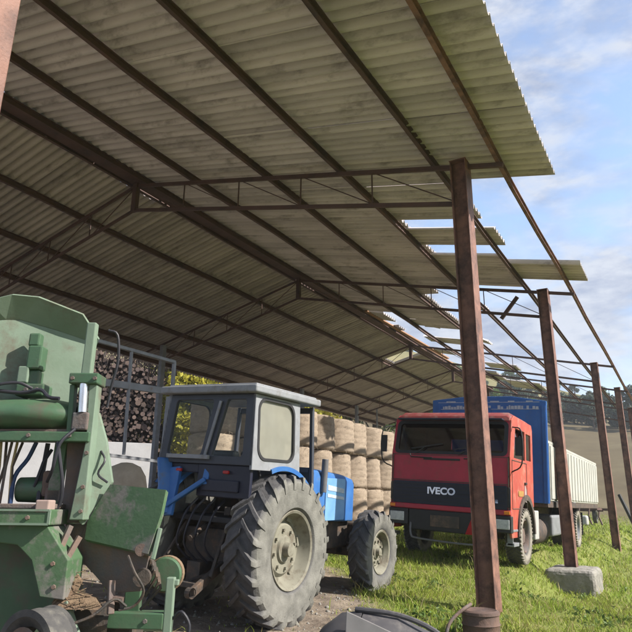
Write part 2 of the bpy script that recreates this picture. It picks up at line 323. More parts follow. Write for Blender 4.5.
# ---------------------------------------------------------------- shed
XP, ZC, TR, XR, ZRC, TL = -2.36, 6.2, .2225, -9.4, 7.77, .253     # post line, chord height at it, slopes, ridge
RY = [1.1, 8.4, 15.06, 24.1, 29.7, 36.2]                          # rafter positions along the shed
PX = [-2.33, -2.36, -2.41, -2.37, -2.12, -2.1]
shed = thing('open_shed', 'long open-sided farm shed with rusty steel posts and a partly missing corrugated roof', 'shed', (XR, 18, gz(XR, 18)))
def chR(x): return ZC+TR*(XP-x)
def chL(x): return ZRC-TL*(XR-x)
def ch(x): return chR(x) if x >= XR else chL(x)
XL = -14.75
bz = [-.35, -.05, -.02, -.45, -.3, -.2]
for k, (y, px) in enumerate(zip(RY, PX)):          # right-hand posts: H sections, web facing along the shed
    if k == 0: y = 1.08
    b = MB(); zb = bz[k]; zt = ZC+.05
    b.box(px-.12, px-.105, y-.15, y+.15, zb, zt).box(px+.105, px+.12, y-.15, y+.15, zb, zt).box(px-.105, px+.105, y-.045, y-.033, zb, zt)
    b.box(px-.13, px+.13, y-.16, y+.16, zt, zt+.012)
    b.build('post', 'rust', shed, world=True, bevel=.004, seg=1)
    p = MB().box(XL-.07, XL+.07, y-.09, y+.09, gz(XL, y)-.2, ch(XL)-.05)
    p.build('back_post', 'grey', shed, world=True, bevel=.006, seg=1, label='grey rear post of the shed')
TD = .58
for k, y in enumerate(RY):                         # gable trusses, parallel chords with light webs
    b = MB(); xr_end = -1.72
    y0 = y
    b.beam((xr_end, y0, chR(xr_end)), (XR, y0, chR(XR)), .05, .07); b.beam((XR, y0, ZRC), (XL-1.0, y0, ch(XL-1.0)), .045, .06)
    b.beam((PX[k]-.1, y0, chR(PX[k])-TD-.02), (XR, y0, ZRC-TD), .05, .065); b.beam((XR, y0, ZRC-TD), (XL, y0, ch(XL)-TD), .045, .055)
    b.box(XR-.06, XR+.06, y0-.05, y0+.05, ZRC-TD-.03, ZRC+.04)
    nR = 5; xx = [XP-.1+(XR-XP+.1)*i/nR for i in range(nR+1)]
    for i in range(nR):
        b.beam((xx[i], y0, chR(xx[i])), (xx[i], y0, chR(xx[i])-TD), .02, .02)
        b.beam((xx[i], y0+.012, chR(xx[i])-TD), (xx[i+1], y0+.012, chR(xx[i+1])), .016, .016)
    xx = [XR+(XL-XR)*i/4 for i in range(5)]
    for i in range(1, 5):
        b.beam((xx[i], y0, chL(xx[i])), (xx[i], y0, chL(xx[i])-TD), .02, .02)
        b.beam((xx[i], y0+.012, chL(xx[i])-TD), (xx[i-1], y0+.012, chL(xx[i-1])), .016, .016)
    b.build('roof_truss', 'rust_dark', shed, world=True)
# purlins: found by offset down the slope; C sections on top of the chords
def purlin(x, zc, y0, y1, m='rust_dark', h=.135, w=.058):
    b = MB(); n = int((y1-y0)/2.2)+1; ph = random.random()*6
    yy = [y0+(y1-y0)*i/n for i in range(n+1)]; dz = [.018*math.sin(q*.9+ph) for q in yy]; dx = [.012*math.sin(q*.7+ph*2) for q in yy]
    for i in range(n):
        p0 = Vector((x+dx[i], yy[i], zc+dz[i])); p1 = Vector((x+dx[i+1], yy[i+1]+.001, zc+dz[i+1]))
        o = Vector((0, 0, h/2-.006)); s = Vector((w/2-.005, 0, 0))
        b.beam(p0-s, p1-s, .01, h); b.beam(p0+o, p1+o, w, .012); b.beam(p0-o, p1-o, w, .012)
    return b.build('purlin', m, shed, world=True)
def purl_x(off, right=True):         # same sight plane, lifted on top of the chord
    if right: x0 = XP-off+.036; z0 = 6.16+.221*off; k = lambda x: chR(x)+.045+.075
    else: x0 = XR-off; z0 = 7.726-.2534*off; k = lambda x: chL(x)+.045+.075
    a = x0/(z0-CAMH); x = x0
    for _ in range(30): x = a*(k(x)-CAMH)
    return x, k(x)
RPUR = [purl_x(o) for o in (-.592, .39, 2.009, 3.546, 5.223)]
LPUR = [purl_x(o, False) for o in (1.523, 3.03, 4.448, 5.6, 6.45)]
for k, (x, z) in enumerate(RPUR): purlin(x, z, .8, 36.6, 'rust_dark' if k else 'rust')
for x, z in LPUR: purlin(x, z, .8, 36.6)
purlin(XR+.19, ZRC+.09, .8, 36.6); purlin(XR-.19, ZRC+.09, .8, 36.6)
MB().box(XR-.13, XR+.13, .85, 36.5, ZRC+.06, ZRC+.15).build('ridge_beam', 'rust_dark', shed, world=True, bevel=.008)
# corrugated sheets
WAV = .177
def roof_z(x): return (chR(x) if x >= XR else chL(x))+.045+.15+.03
def sheet(vs, fs, xa, xb, ya, yb, lift=.0, skew=0., drop=0.):
    """xa = upper (ridge side) x, xb = lower x; corrugations run from xa to xb"""
    n = max(6, int(round((yb-ya)/WAV*8))); base = len(vs)
    for layer in (0, 1):
        for j in (0, 1):
            x = (xa, xb)[j]
            for i in range(n+1):
                y = ya+(yb-ya)*i/n+skew*j
                z = roof_z(x)-.034+.092*((1+math.sin(2*math.pi*y/WAV))/2)**1.8+lift+(.012 if j else -.0)+layer*.008+drop*j
                vs.append((x, y, z))
    r = n+1; idx = lambda l, j, i: base+l*2*r+j*r+i
    for i in range(n):
        fs.append((idx(0, 0, i), idx(0, 1, i), idx(0, 1, i+1), idx(0, 0, i+1))); fs.append((idx(1, 0, i), idx(1, 0, i+1), idx(1, 1, i+1), idx(1, 1, i)))
        for j in (0, 1): fs.append((idx(0, j, i), idx(0, j, i+1), idx(1, j, i+1), idx(1, j, i)))
    fs.append((idx(0, 0, 0), idx(1, 0, 0), idx(1, 1, 0), idx(0, 1, 0))); fs.append((idx(0, 0, n), idx(0, 1, n), idx(1, 1, n), idx(1, 0, n)))
def panel(name, pieces, label=None, m='sheet'):
    vs, fs = [], []
    for p in pieces: sheet(vs, fs, *p)
    b = MB(); b.v = vs; b.f = fs; return b.build(name, m, shed, world=True, smooth=True, label=label, angle=60)
XE = -1.13
rowsR = [(-9.3, RPUR[4][0]-.12), (RPUR[4][0]+.1, RPUR[3][0]-.12), (RPUR[3][0]+.1, RPUR[2][0]-.12), (RPUR[2][0]+.1, XE)]
rowsR = [(-9.33, RPUR[4][0]+.08), (RPUR[4][0]-.08, RPUR[3][0]+.08), (RPUR[3][0]-.08, RPUR[2][0]+.08), (RPUR[2][0]-.08, RPUR[1][0]+.08), (RPUR[1][0]-.05, XE)]
endR = [19.2, 20.0, 15.9, 10.95, 9.25]
pc = []
SW = WAV*6
for q, ((xa, xb), ye) in enumerate(zip(rowsR, endR)):
    y = .75+.03*q; c = 0
    while y < ye-.25:
        y2 = min(y+SW, ye); 
        if ye-y2 < .3: y2 = ye
        if not (q == 3 and 10.1 < y < 10.2): pc.append((xa, xb, y, y2+.04, .014*(c % 2)+.004*(4-q)+random.uniform(-.006, .006)))
        y = y2; c += 1
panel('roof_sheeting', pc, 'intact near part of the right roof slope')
# loose sheets left on the right slope
for args, lab in (((RPUR[2][0]-.1, -2.62, 11.42, 12.35, .004), None), ((RPUR[2][0]-.15, -2.85, 13.0, 15.35, .006), None), ((-3.0, -1.35, 13.5, 14.75, .014), 'loose sheet jutting out past the posts'),
             ((-7.6, -6.05, 20.05, 21.1, .01), None), ((-8.4, -6.9, 23.0, 23.9, .03, .25), 'broken sheet slipped from the ridge'), ((-9.1, -8.2, 25.5, 26.4, .02, .2), None), ((RPUR[4][0]-.08, RPUR[4][0]+.75, 20.0, 20.95, .006, .25), None), ((RPUR[3][0]-.08, RPUR[3][0]+.6, 15.9, 16.6, .006, -.2), None), ((-9.33, -8.6, 19.2, 20.4, .008, .3), 'broken sheet corner beside the ridge'), ((-9.3, -8.75, 21.6, 22.3, .03, -.3, -.06), None), ((-6.3, -5.7, 22.0, 22.7, .02, .4, -.08), 'broken piece hanging between two purlins'), ((-5.2, -4.5, 17.3, 17.9, .02, .3), None), ((-7.3, -5.9, 27.8, 28.8, .02), None), ((-9.0, -7.4, 30.3, 32.5, .01), None), ((-7.5, -5.8, 32.4, 34.5, .01), None)):
    vs, fs = [], []; sheet(vs, fs, *args); b = MB(); b.v = vs; b.f = fs; b.build('roof_sheet', 'sheet', shed, world=True, smooth=True, angle=60, label=lab)
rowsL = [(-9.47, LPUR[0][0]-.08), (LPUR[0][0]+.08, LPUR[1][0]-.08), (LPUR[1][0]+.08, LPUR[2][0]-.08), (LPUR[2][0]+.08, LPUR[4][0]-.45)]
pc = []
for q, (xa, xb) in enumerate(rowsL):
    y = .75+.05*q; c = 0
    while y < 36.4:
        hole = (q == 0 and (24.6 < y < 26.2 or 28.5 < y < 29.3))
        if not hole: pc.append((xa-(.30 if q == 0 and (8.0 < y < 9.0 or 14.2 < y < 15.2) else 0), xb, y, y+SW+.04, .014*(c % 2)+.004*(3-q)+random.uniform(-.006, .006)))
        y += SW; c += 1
panel('roof_sheeting', pc, 'darker left roof slope of corrugated sheets', 'sheet_dark')
y = .75
while y < 19.5:                    # ridge capping, broken here and there
    if not (7.9 < y < 8.6 or 15 < y < 15.7): MB().beam((XR+.02, y, ZRC+.30), (XR+.02, y+1.1, ZRC+.30+.01), .44, .012).build('ridge_cap', 'sheet', shed, world=True)
    y += 1.12
# timber battens lying on the ridge beyond the sheets
for (x0, y0, x1, y1, z) in ((-9.15, 19.2, -8.9, 27.5, .2), (-9.3, 21, -9.2, 29.5, .23)):
    MB().beam((x0, y0, chR(x0)+z), (x1, y1, chR(x1)+z), .14, .05).build('ridge_plank', 'barewood', shed, world=True, label='sun-lit bare ridge plank')
# dangling bits
MB().beam((-3.05, 15.2, 6.25), (-3.5, 15.25, 5.75), .05, .09).build('broken_bracket', 'rust_dark', shed, world=True)
MB().tube([(-14.4, 31.5, 6.45), (-14.45, 31.6, 5.1)], .05, 8).build('drain_pipe', 'grey', shed, world=True)
MB().box(-2.84, -1.86, 14.2, 15.5, -.9, .03).build('concrete_footing', 'concrete', shed, world=True, bevel=.10, seg=3)
fo = [c for c in shed.children if c.name.startswith('concrete_footing')][0]
sb_ = fo.modifiers.new('sub', 'SUBSURF'); sb_.subdivision_type = 'SIMPLE'; sb_.levels = sb_.render_levels = 5
tx_ = bpy.data.textures.new('lumps', 'CLOUDS'); tx_.noise_scale = .22; tx_.noise_depth = 4; dp_ = fo.modifiers.new('rough', 'DISPLACE'); dp_.texture = tx_; dp_.strength = .055; dp_.mid_level = .55
MB().box(-2.75, -1.9, 23.8, 24.5, -1.0, -.42).build('concrete_footing', 'concrete', shed, world=True, bevel=.06, seg=3)

# ---------------------------------------------------------------- wheels
def tyre_mb(R, w, rim, lugs=0, lug_h=.035, lug_w=.05, side=1, n=56):
    h = w/2; b = MB()
    pr = [(-h*.72, rim), (-h*.92, rim+.04), (-h, rim+(R-rim)*.45), (-h*.96, rim+(R-rim)*.78), (-h*.78, R-lug_h*1.0), (0, R-lug_h*.75), (h*.78, R-lug_h*1.0), (h*.96, rim+(R-rim)*.78), (h, rim+(R-rim)*.45), (h*.92, rim+.04), (h*.72, rim), (h*.5, rim-.012), (-h*.5, rim-.012)]
    b.lathe(pr, n, 'X', close=True)
    for k in range(lugs):
        for sx in (-1, 1):
            a = 2*math.pi*(k+(.5 if sx > 0 else 0))/lugs; da = .6*lug_w*5/R*1.05
            def P(x, an, r): return (x, math.sin(an)*r, math.cos(an)*r)
            # chevron lug, leading to centre, wraps over the shoulder
            secs = [(sx*-.03*h, a+da, R-lug_h*1.3, R), (sx*h*.5, a+da*.35, R-lug_h*1.3, R*.999), (sx*h*.9, a-.02, R-lug_h*1.6, R*.985), (sx*h*1.01, a-.05, R-lug_h*3.6, R-lug_h*1.3)]
            dw = lug_w/R/2; vs = []
            for x, an, r1, r2 in secs: vs += [P(x, an-dw*1.25, r1), P(x, an+dw*1.25, r1), P(x, an+dw*.85, r2), P(x, an-dw*.85, r2)]
            fs = [(0, 1, 2, 3), (12, 15, 14, 13)]
            for i in range(3):
                for j in range(4): fs.append((i*4+j, i*4+(j+1) % 4, (i+1)*4+(j+1) % 4, (i+1)*4+j))
            b.add(vs, fs)
    return b
def tyre_mat(name, R, w, top, side):
    # dark tread, dusty sidewalls: split by distance along the axle and by radius
    m = mat(name, top, tuple(v*1.6 for v in top), 10, .92, bump=.35, bscale=50, c3=tuple(v*2.0 for v in top), c3scale=6, c3th=.62)
    nt = m.node_tree; N = nt.nodes; L = nt.links; b = N['Principled BSDF']; src = b.inputs['Base Color'].links[0].from_socket
    tc = N.new('ShaderNodeTexCoord'); se = N.new('ShaderNodeSeparateXYZ'); L.new(tc.outputs['Object'], se.inputs[0])
    ab = N.new('ShaderNodeMath'); ab.operation = 'ABSOLUTE'; L.new(se.outputs[0], ab.inputs[0])
    mr = N.new('ShaderNodeMapRange'); mr.inputs[1].default_value = w*.40; mr.inputs[2].default_value = w*.475; L.new(ab.outputs[0], mr.inputs[0])
    nn = N.new('ShaderNodeTexNoise'); nn.inputs['Scale'].default_value = 7; nn.inputs['Detail'].default_value = 6; L.new(tc.outputs['Object'], nn.inputs['Vector'])
    rp = N.new('ShaderNodeValToRGB'); rp.color_ramp.elements[0].color = (*[v*.7 for v in side], 1); rp.color_ramp.elements[1].color = (*[min(1, v*1.2) for v in side], 1); rp.color_ramp.elements[0].position = .35; rp.color_ramp.elements[1].position = .65; L.new(nn.outputs['Fac'], rp.inputs[0])
    x = N.new('ShaderNodeMixRGB'); L.new(mr.outputs[0], x.inputs[0]); L.new(src, x.inputs[1]); L.new(rp.outputs[0], x.inputs[2]); L.new(x.outputs[0], b.inputs['Base Color']); return m

def tractor_wheel(parent, x, y, z, R, w, rim, lugs, tm, side, lug_h, lug_w, roll=0.):
    h = w/2*side
    b = MB()      # dished disc rim
    pr = [(h*.8, rim+.012), (h*.86, rim+.005), (h*.8, rim-.02), (h*.45, rim-.05), (h*.3, rim-.06), (h*.15, rim*.80), (h*.1, rim*.72), (h*.28, rim*.62), (h*.3, rim*.36), (h*.42, rim*.33), (h*.44, .0)]
    b.lathe(pr, 40, 'X'); b.lathe([(-h*.8, rim), (h*.8, rim-.01)], 40, 'X')
    w_ = b.build('wheel', 'rim_cream', parent, smooth=True, angle=35); w_.location = (x, y, z); w_.rotation_euler = (roll, 0, 0)
    for k in range(8):
        a = 2*math.pi*k/8; MB().lathe([(h*.28, 0), (h*.28, .018), (h*.28+side*.03, .018), (h*.28+side*.03, 0)], 6, 'X', (0, math.sin(a)*rim*.5, math.cos(a)*rim*.5)).build('wheel_bolt', 'rim_cream', w_)
    c = MB(); c.lathe([(h*.4, rim*.2), (h*.75, rim*.17), (h*.78, 0)], 16, 'X'); c.build('hub', 'rim_cream', w_, smooth=True, angle=35)
    for k in range(6):
        c = MB(); a = 2*math.pi*(k+.5)/6; ca, sa = math.cos(a), math.sin(a); rv = Vector((0, sa, ca)); tv = Vector((0, ca, -sa))
        p = rv*(rim*.79); c.beam(p+Vector((h*.12, 0, 0))-tv*.05, p+Vector((h*.12, 0, 0))+tv*.05, .05, .05, up=(1, 0, 0)); c.build('rim_lug', 'rim_cream', w_)
    t = tyre_mb(R, w, rim, lugs, lug_h, lug_w).build('tyre', tm, w_, smooth=True, angle=38); return w_

# ---------------------------------------------------------------- tractor
TX, TY = -4.65, 6.02
tr = thing('tractor', 'blue farm tractor with a flat grey cab roof and big dusty wheels', 'tractor', (TX, TY, .03), (math.radians(1.0), math.radians(3.6), 0))
tm1 = tyre_mat('rear_tyre_rubber', .78, .42, (.058, .057, .06), (.16, .158, .145)); tm2 = tyre_mat('front_tyre_rubber', .56, .32, (.058, .057, .06), (.155, .152, .14))
for sx in (1, -1):
    tractor_wheel(tr, sx*.665, 0,   .775, .78, .42, .40, 24, tm1, sx, .042, .055, .2*sx)
    tractor_wheel(tr, sx*.60, 2.55, .565, .56, .30, .29, 18, tm2, sx, .035, .05, .4)
b = MB(); b.box(-.2, .2, -.35, 1.0, .55, 1.02).box(-.23, .23, 1.0, 2.45, .6, 1.0).box(-.3, .3, -.42, -.1, .6, .95).tube([(-.5, 0, .775), (.5, 0, .775)], .12, 16)
b.box(-.28, .28, .9, 1.15, .5, .75)
b.build('transmission', 'grease', tr, bevel=.02)
b = MB(); b.beam((-.48, 2.55, .56), (.48, 2.55, .56), .16, .18).box(-.14, .14, 2.3, 2.95, .5, .8).build('front_axle', 'grease', tr, bevel=.02)
b = MB(); b.box(-.25, .25, 2.62, 3.0, .62, .92).build('front_weight', 'grease', tr, bevel=.03)
for sx in (1, -1):
    b = MB(); b.beam((sx*.2, -.3, .62), (sx*.4, -1.05, .42), .05, .09); b.beam((sx*.26, -.36, 1.12), (sx*.36, -.75, .52), .035, .035); b.beam((sx*.14, -.2, 1.12), (sx*.27, -.45, 1.14), .07, .09)
    b.lathe([(-.03, .05), (.03, .05)], 12, 'X', (sx*.4, -1.08, .42)); b.build('lift_arm', 'grease', tr, bevel=.008)
MB().tube([(0, -.38, 1.0), (.02, -.72, .86)], .03, 8).build('top_link', 'grease', tr, smooth=True)
b = MB().beam((-.16, -.45, .5), (-.16, -.9, .45), .07, .05).beam((.16, -.45, .5), (.16, -.9, .45), .07, .05).beam((-.3, -.88, .45), (.3, -.88, .45), .08, .05).box(-.09, .09, -.6, -.4, .42, .62)
b.build('hitch', 'grease', tr, bevel=.006)
for s0 in (-.18, -.08, .06, .2):
    MB().tube([(s0, -.42, 1.25), (s0+.02, -.62, 1.1), (s0-.03, -.66, .8), (s0+.05, -.5, .6)], .013, 6).build('hydraulic_hose', 'hose', tr, smooth=True)
# cab
def tap(z): return .66-(z-1.65)*.055        # half width of the cab at height z
def side_fn(sx): return lambda u, v, w: (sx*(tap(v)-w), u, v)
win = rrect(-.335, .36, 1.70, 2.335, .13, 6)
for sx in (1, -1):
    b = MB().plate([(-.44, 1.58), (.50, 1.58), (.50, 2.38), (-.40, 2.38)], [win], .035, side_fn(sx)); b.build('cab_side', 'cabgrey' , tr, bevel=.004, seg=1)
    b = MB().plate(rrect(-.355, .38, 1.68, 2.355, .14, 6), [rrect(-.325, .35, 1.71, 2.325, .12, 6)], .02, lambda u, v, w, sx=sx: (sx*(tap(v)+.008-w), u, v)); b.build('window_seal', 'black', tr)
    b = MB().plate(win, [], .005, lambda u, v, w, sx=sx: (sx*(tap(v)-.02-w), u, v)); b.build('side_glass', 'dustyglass' if sx > 0 else 'cabglass', tr)
    MB().beam((sx*.6, .9, 1.35), (sx*.56, .88, 2.38), .045, .05).build('front_pillar', 'cabdark', tr, bevel=.008)
rear = lambda u, v, w: (u*(1-(v-1.65)*.055/.66), -.44+w+(v-1.58)*.05, v)
w1 = [(-.55, 1.74), (-.53, 1.71), (-.07, 1.71), (-.05, 1.74), (.05, 2.28), (.03, 2.32), (-.50, 2.32), (-.53, 2.29)]; w2 = [(.10, 1.71), (.50, 1.71), (.52, 1.74), (.53, 2.29), (.51, 2.32), (.27, 2.32), (.25, 2.30)]
b = MB().plate([(-.655, 1.62), (.655, 1.62), (.655, 2.38), (-.655, 2.38)], [w1, w2], .05, rear); b.build('cab_rear_frame', 'cabdark', tr, bevel=.006, seg=1)
MB().plate(w1, [], .005, lambda u, v, w: rear(u, v, w+.02)).plate(w2, [], .005, lambda u, v, w: rear(u, v, w+.02)).build('rear_glass', 'cabglass', tr)
MB().beam((-.5, -.47, 1.69), (.1, -.47, 1.69), .04, .045).build('window_bar', 'cabgrey', tr, bevel=.006)
MB().beam((.03, -.455, 1.7), (.17, -.43, 2.3), .02, .03).build('wiper', 'grey', tr)
MB().beam((-.03, .93, 1.62), (-.0, .9, 2.38), .05, .05).beam((-.56, .9, 1.62), (.56, .9, 1.62), .05, .06).beam((-.56, .9, 2.34), (.56, .9, 2.34), .05, .07).build('windscreen_frame', 'cabdark', tr, bevel=.006)
MB().box(-.08, .63, -.41, -.36, 1.28, 1.62).box(-.62, -.08, -.40, -.36, 1.52, 1.62).box(.0, .5, -.44, -.40, 1.34, 1.46).build('cab_rear_panel', 'truckdark', tr, bevel=.012)
MB().box(-.5, .5, .25, .33, .7, 1.4).build('gear_housing', 'grease', tr, bevel=.02)
MB().box(-.6, .6, -.36, .95, 1.02, 1.08).box(-.6, .6, .88, .95, 1.02, 1.6).build('cab_floor', 'black', tr, bevel=.01)
b = MB(); z0 = 2.385
for sx in (-1, 1): pass
b.box(-.69, .69, -.5, .88, z0, z0+.085); b.build('cab_roof', 'cabgrey', tr, bevel=.022, seg=3)
MB().box(-.63, .63, -.42, .86, z0+.085, z0+.11).build('roof_crown', 'cabgrey', tr, bevel=.02, seg=2)
b = MB(); b.box(-.22, .22, -.1, .32, 1.3, 1.42).box(-.22, .22, -.18, -.06, 1.4, 1.78); b.build('seat', 'vinyl', tr, bevel=.04, seg=3)
s0 = MB(); 
for k in range(20):
    a = 2*math.pi*k/20; a2 = 2*math.pi*(k+1)/20; q = lambda t: (math.cos(t)*.19, .55+math.sin(t)*.17, 1.72-math.sin(t)*.08); s0.tube([q(a), q(a2)], .014, 6)
s0.tube([(0, .55, 1.72), (0, .8, 1.2)], .02, 8).build('steering_wheel', 'black', tr, smooth=True)
# fenders
for sx in (1, -1):
    b = MB(); xi, xo = sorted((sx*.36, sx*.68)); n = 20; a0, a1 = math.radians(-18 if sx > 0 else -44), math.radians(50); Rf = .865; vs = []
    for i in range(n+1):
        a = a0+(a1-a0)*i/n; s_, c_ = math.sin(a), math.cos(a)
        for x, r_ in ((xi, Rf), (xo, Rf), (xo, Rf-.05), (xo-sx*.0-.008, Rf-.05), (xo-.008, Rf-.012), (xi, Rf-.012)): vs.append((x, s_*r_, .775+c_*r_))
    k = 6; fs = [(i*k+j, i*k+(j+1) % k, (i+1)*k+(j+1) % k, (i+1)*k+j) for i in range(n) for j in range(k)]+[tuple(range(k)), tuple(range(n*k, n*k+k))]
    b.add(vs, fs)
    f = b.build('fender', 'blue', tr, smooth=True, angle=35)
    MB().beam((sx*.46, -.58, 1.56), (sx*.40, -.72, 1.05), .28, .05, up=(0, 1, 0)).build('fender_skirt', 'blue', f, bevel=.01) if sx < 0 else None
    b = MB().box(sx*.33-.04, sx*.33+.04, -.45, -.42, 1.525, 1.56); t_ = b.build('tail_light', 'redl', tr, bevel=.01)
# left rear bracing seen below the cab
MB().beam((-.55, -.62, 1.66), (-.34, -.74, 1.08), .17, .05, w1=.13).beam((-.36, -.72, 1.16), (.06, -.6, 1.46), .085, .05).beam((.05, -.6, 1.40), (.03, -.52, 1.66), .075, .05).build('rear_brace', 'blue', tr, bevel=.012)
# hood
def loft(secs, closed=True):
    k = len(secs[0]); b = MB(); vs = [p for s in secs for p in s]
    fs = [(i*k+j, i*k+(j+1) % k, (i+1)*k+(j+1) % k, (i+1)*k+j) for i in range(len(secs)-1) for j in range(k)]
    if closed: fs += [tuple(range(k)), tuple(range((len(secs)-1)*k, len(secs)*k))]
    return b.add(vs, fs)
def hsec(y, w, zb, zt): return [(-w, y, zb), (w, y, zb), (w, y, zt-.1), (w*.9, y, zt-.02), (w*.6, y, zt), (-w*.6, y, zt), (-w*.9, y, zt-.02), (-w, y, zt-.1)]
loft([hsec(.95, .34, 1.0, 1.66), hsec(1.7, .335, .98, 1.64), hsec(2.3, .33, .96, 1.6), hsec(2.62, .31, .95, 1.55)]).build('hood', 'blue', tr, bevel=.02, smooth=True)
for sx in (1, -1):
    MB().plate(rrect(1.72, 2.27, .985, 1.535, .03, 3), [], .012, lambda u, v, w, sx=sx: (sx*(.336+w), u, v)).build('hood_panel', 'lightblue', tr, bevel=.004, seg=1)
    MB().plate([(1.76, 1.38), (2.23, 1.34), (2.23, 1.40), (1.76, 1.45)], [], .004, lambda u, v, w, sx=sx: (sx*(.349+w), u, v)).plate([(1.76, 1.29), (2.23, 1.25), (2.23, 1.29), (1.76, 1.335)], [], .004, lambda u, v, w, sx=sx: (sx*(.349+w), u, v)).build('hood_stripe', 'paleblue', tr)
    MB().box(sx*.2-.08, sx*.2+.08, 2.63, 2.66, 1.3, 1.42).build('headlight', 'lens', tr, bevel=.01)
MB().box(-.3, .3, 2.6, 2.64, .97, 1.5).build('grille', 'black', tr, bevel=.02)
MB().tube([(.36, 1.62, 1.35), (.37, 1.62, 1.78)], .045, 14).build('air_intake', 'greydark', tr, smooth=True, bevel=.005)
MB().tube([(-.2, 1.3, 1.6), (-.2, 1.3, 2.05), (-.22, 1.26, 2.15)], .04, 12).build('exhaust_pipe', 'grease', tr, smooth=True)
MB().box(.28, .62, .35, .75, .45, .49).box(.28, .62, .35, .75, .75, .79).beam((.6, .37, .4), (.6, .37, 1.1), .03, .03).build('step', 'grease', tr, bevel=.006)

for o in tr.children:                 # cab and bonnet sit a little further back on the chassis
    if o.name.split('.')[0] in ('cab_side', 'window_seal', 'side_glass', 'front_pillar', 'cab_rear_frame', 'rear_glass', 'window_bar', 'wiper', 'windscreen_frame', 'cab_rear_panel', 'cab_floor', 'cab_roof', 'roof_crown', 'seat', 'steering_wheel', 'hood', 'hood_panel', 'hood_stripe', 'grille', 'headlight', 'air_intake', 'exhaust_pipe', 'tail_light', 'indicator_light'):
        o.location.y -= .17
# ---------------------------------------------------------------- truck
TKX = -3.88; TKY = 11.35
tk = thing('lorry', 'old red flatbed lorry with dark grille, blue headboard and white dropsides beyond the first post', 'truck', (TKX, TKY, .28), (0, math.radians(3.6), 0))
HW = 1.12
fr = lambda u, v, w: (u, (0 if v < 1.86 else (v-1.86)*.26)+w, v)
ws = rrect(-1.02, 1.02, 1.90, 2.46, .07, 4)
cabside = [(.0, .62), (.0, 1.86), (.17, 2.52), (.34, 2.62), (1.78, 2.60), (1.86, 2.5), (1.86, 1.02)]+[(1.15+.66*math.cos(math.radians(a)), .52+.66*math.sin(math.radians(a))) for a in range(45, 181, 15)]+[(.48, .5), (.06, .5)]
dw = rrect(.32, 1.22, 1.84, 2.40, .06, 4); dw = [(.27, 1.86), (.42, 2.40), (1.18, 2.40), (1.18, 1.86)]; qw = [(1.27, 1.88), (1.27, 2.38), (1.70, 2.38), (1.70, 1.88)]
for sx in (1, -1):
    MB().plate(cabside, [dw, qw], .04, lambda u, v, w, sx=sx: (sx*(HW-w), u, v)).build('cab_side', 'truckred_lit' if sx > 0 else 'truckred', tk, bevel=.006, seg=1, label='cab side painted in a sunlit orange tone' if sx > 0 else None)
    MB().plate(dw, [], .005, lambda u, v, w, sx=sx: (sx*(HW-.02-(v-1.86)*.13-w), u, v)).build('door_glass', 'darkglass', tk)
    MB().plate(qw, [], .005, lambda u, v, w, sx=sx: (sx*(HW-.02-w), u, v)).build('rear_quarter_glass', 'darkglass', tk)
    MB().plate([(.1, .98), (1.26, .98), (1.26, 1.82), (.1, 1.82)], [[(.112, .992), (.112, 1.808), (1.248, 1.808), (1.248, .992)]], .006, lambda u, v, w, sx=sx: (sx*(HW+.002+w), u, v)).build('door_seam', 'chassis', tk)
    MB().box(sx*(HW+.015)-.012, sx*(HW+.015)+.012, 1.05, 1.2, 1.42, 1.46).build('door_handle', 'black', tk, bevel=.005)
    m_ = MB().box(sx*(HW+.16)-.07, sx*(HW+.16)+.05, -.03, .01, 1.88, 2.2); m_.tube([(sx*HW, .2, 2.4), (sx*(HW+.2), -.01, 2.3), (sx*(HW+.2), -.01, 1.75), (sx*HW, .08, 1.6)], .014, 6).build('wing_mirror', 'black', tk, bevel=.01)
    # arch trim, step, lamps
    ar = [(1.15+r_*math.cos(math.radians(a)), .52+r_*math.sin(math.radians(a))) for r_, rng_ in ((.72, range(0, 181, 12)), (.62, range(180, -1, -12))) for a in rng_]
    MB().plate(ar, [], .12, lambda u, v, w, sx=sx: (sx*(HW+.03-w), u, v)).build('wheel_arch', 'chassis', tk, smooth=True, angle=35)
    b = MB().box(sx*HW-.12, sx*HW+.02, .1, .47, .36, .42); b.box(sx*HW-.1, sx*HW+.01, .1, .47, .6, .64).box(sx*HW-.1, sx*HW, .1, .13, .38, .62).build('cab_step', 'grey', tk, bevel=.008)
    hb = MB().box(sx*.94-.19, sx*.94+.19, -.05, .1, .58, .86).build('lamp_housing', 'black', tk, bevel=.015)
    MB().box(sx*.96-.14, sx*.96+.14, -.062, -.045, .64, .8).build('headlight', 'lens', tk, bevel=.008)
MB().plate([(1.0, 1.12), (1.2, 1.1), (1.2, 1.34), (1.08, 1.42)], [], .004, lambda u, v, w: (HW+.004+w, u, v)).build('door_decal', 'paledecal', tk, label='pale patch on the cab door')
MB().plate(rrect(.55, .95, 1.2, 1.3, .045, 4), [], .004, lambda u, v, w: (HW+.005+w, u, v)).build('door_emblem', 'yellowdecal', tk, label='yellow emblem on the cab door')
MB().plate([(-HW+.01, .86), (HW-.01, .86), (HW-.01, 1.86), (1.08, 2.52), (-1.08, 2.52), (-HW+.01, 1.86)][:2]+[(HW-.01, 1.86), (HW-.03, 2.52), (-HW+.03, 2.52), (-HW+.01, 1.86)], [ws], .05, fr).build('cab_front', 'truckred', tk, bevel=.006, seg=1)
MB().plate(rrect(-1.07, 1.07, 1.865, 2.50, .09, 4), [rrect(-1.0, 1.0, 1.92, 2.44, .06, 4)], .012, lambda u, v, w: fr(u, v, -.008+w)).build('windscreen_seal', 'black', tk)
MB().plate(ws, [], .006, lambda u, v, w: fr(u, v, .02+w)).build('windscreen', 'darkglass', tk)
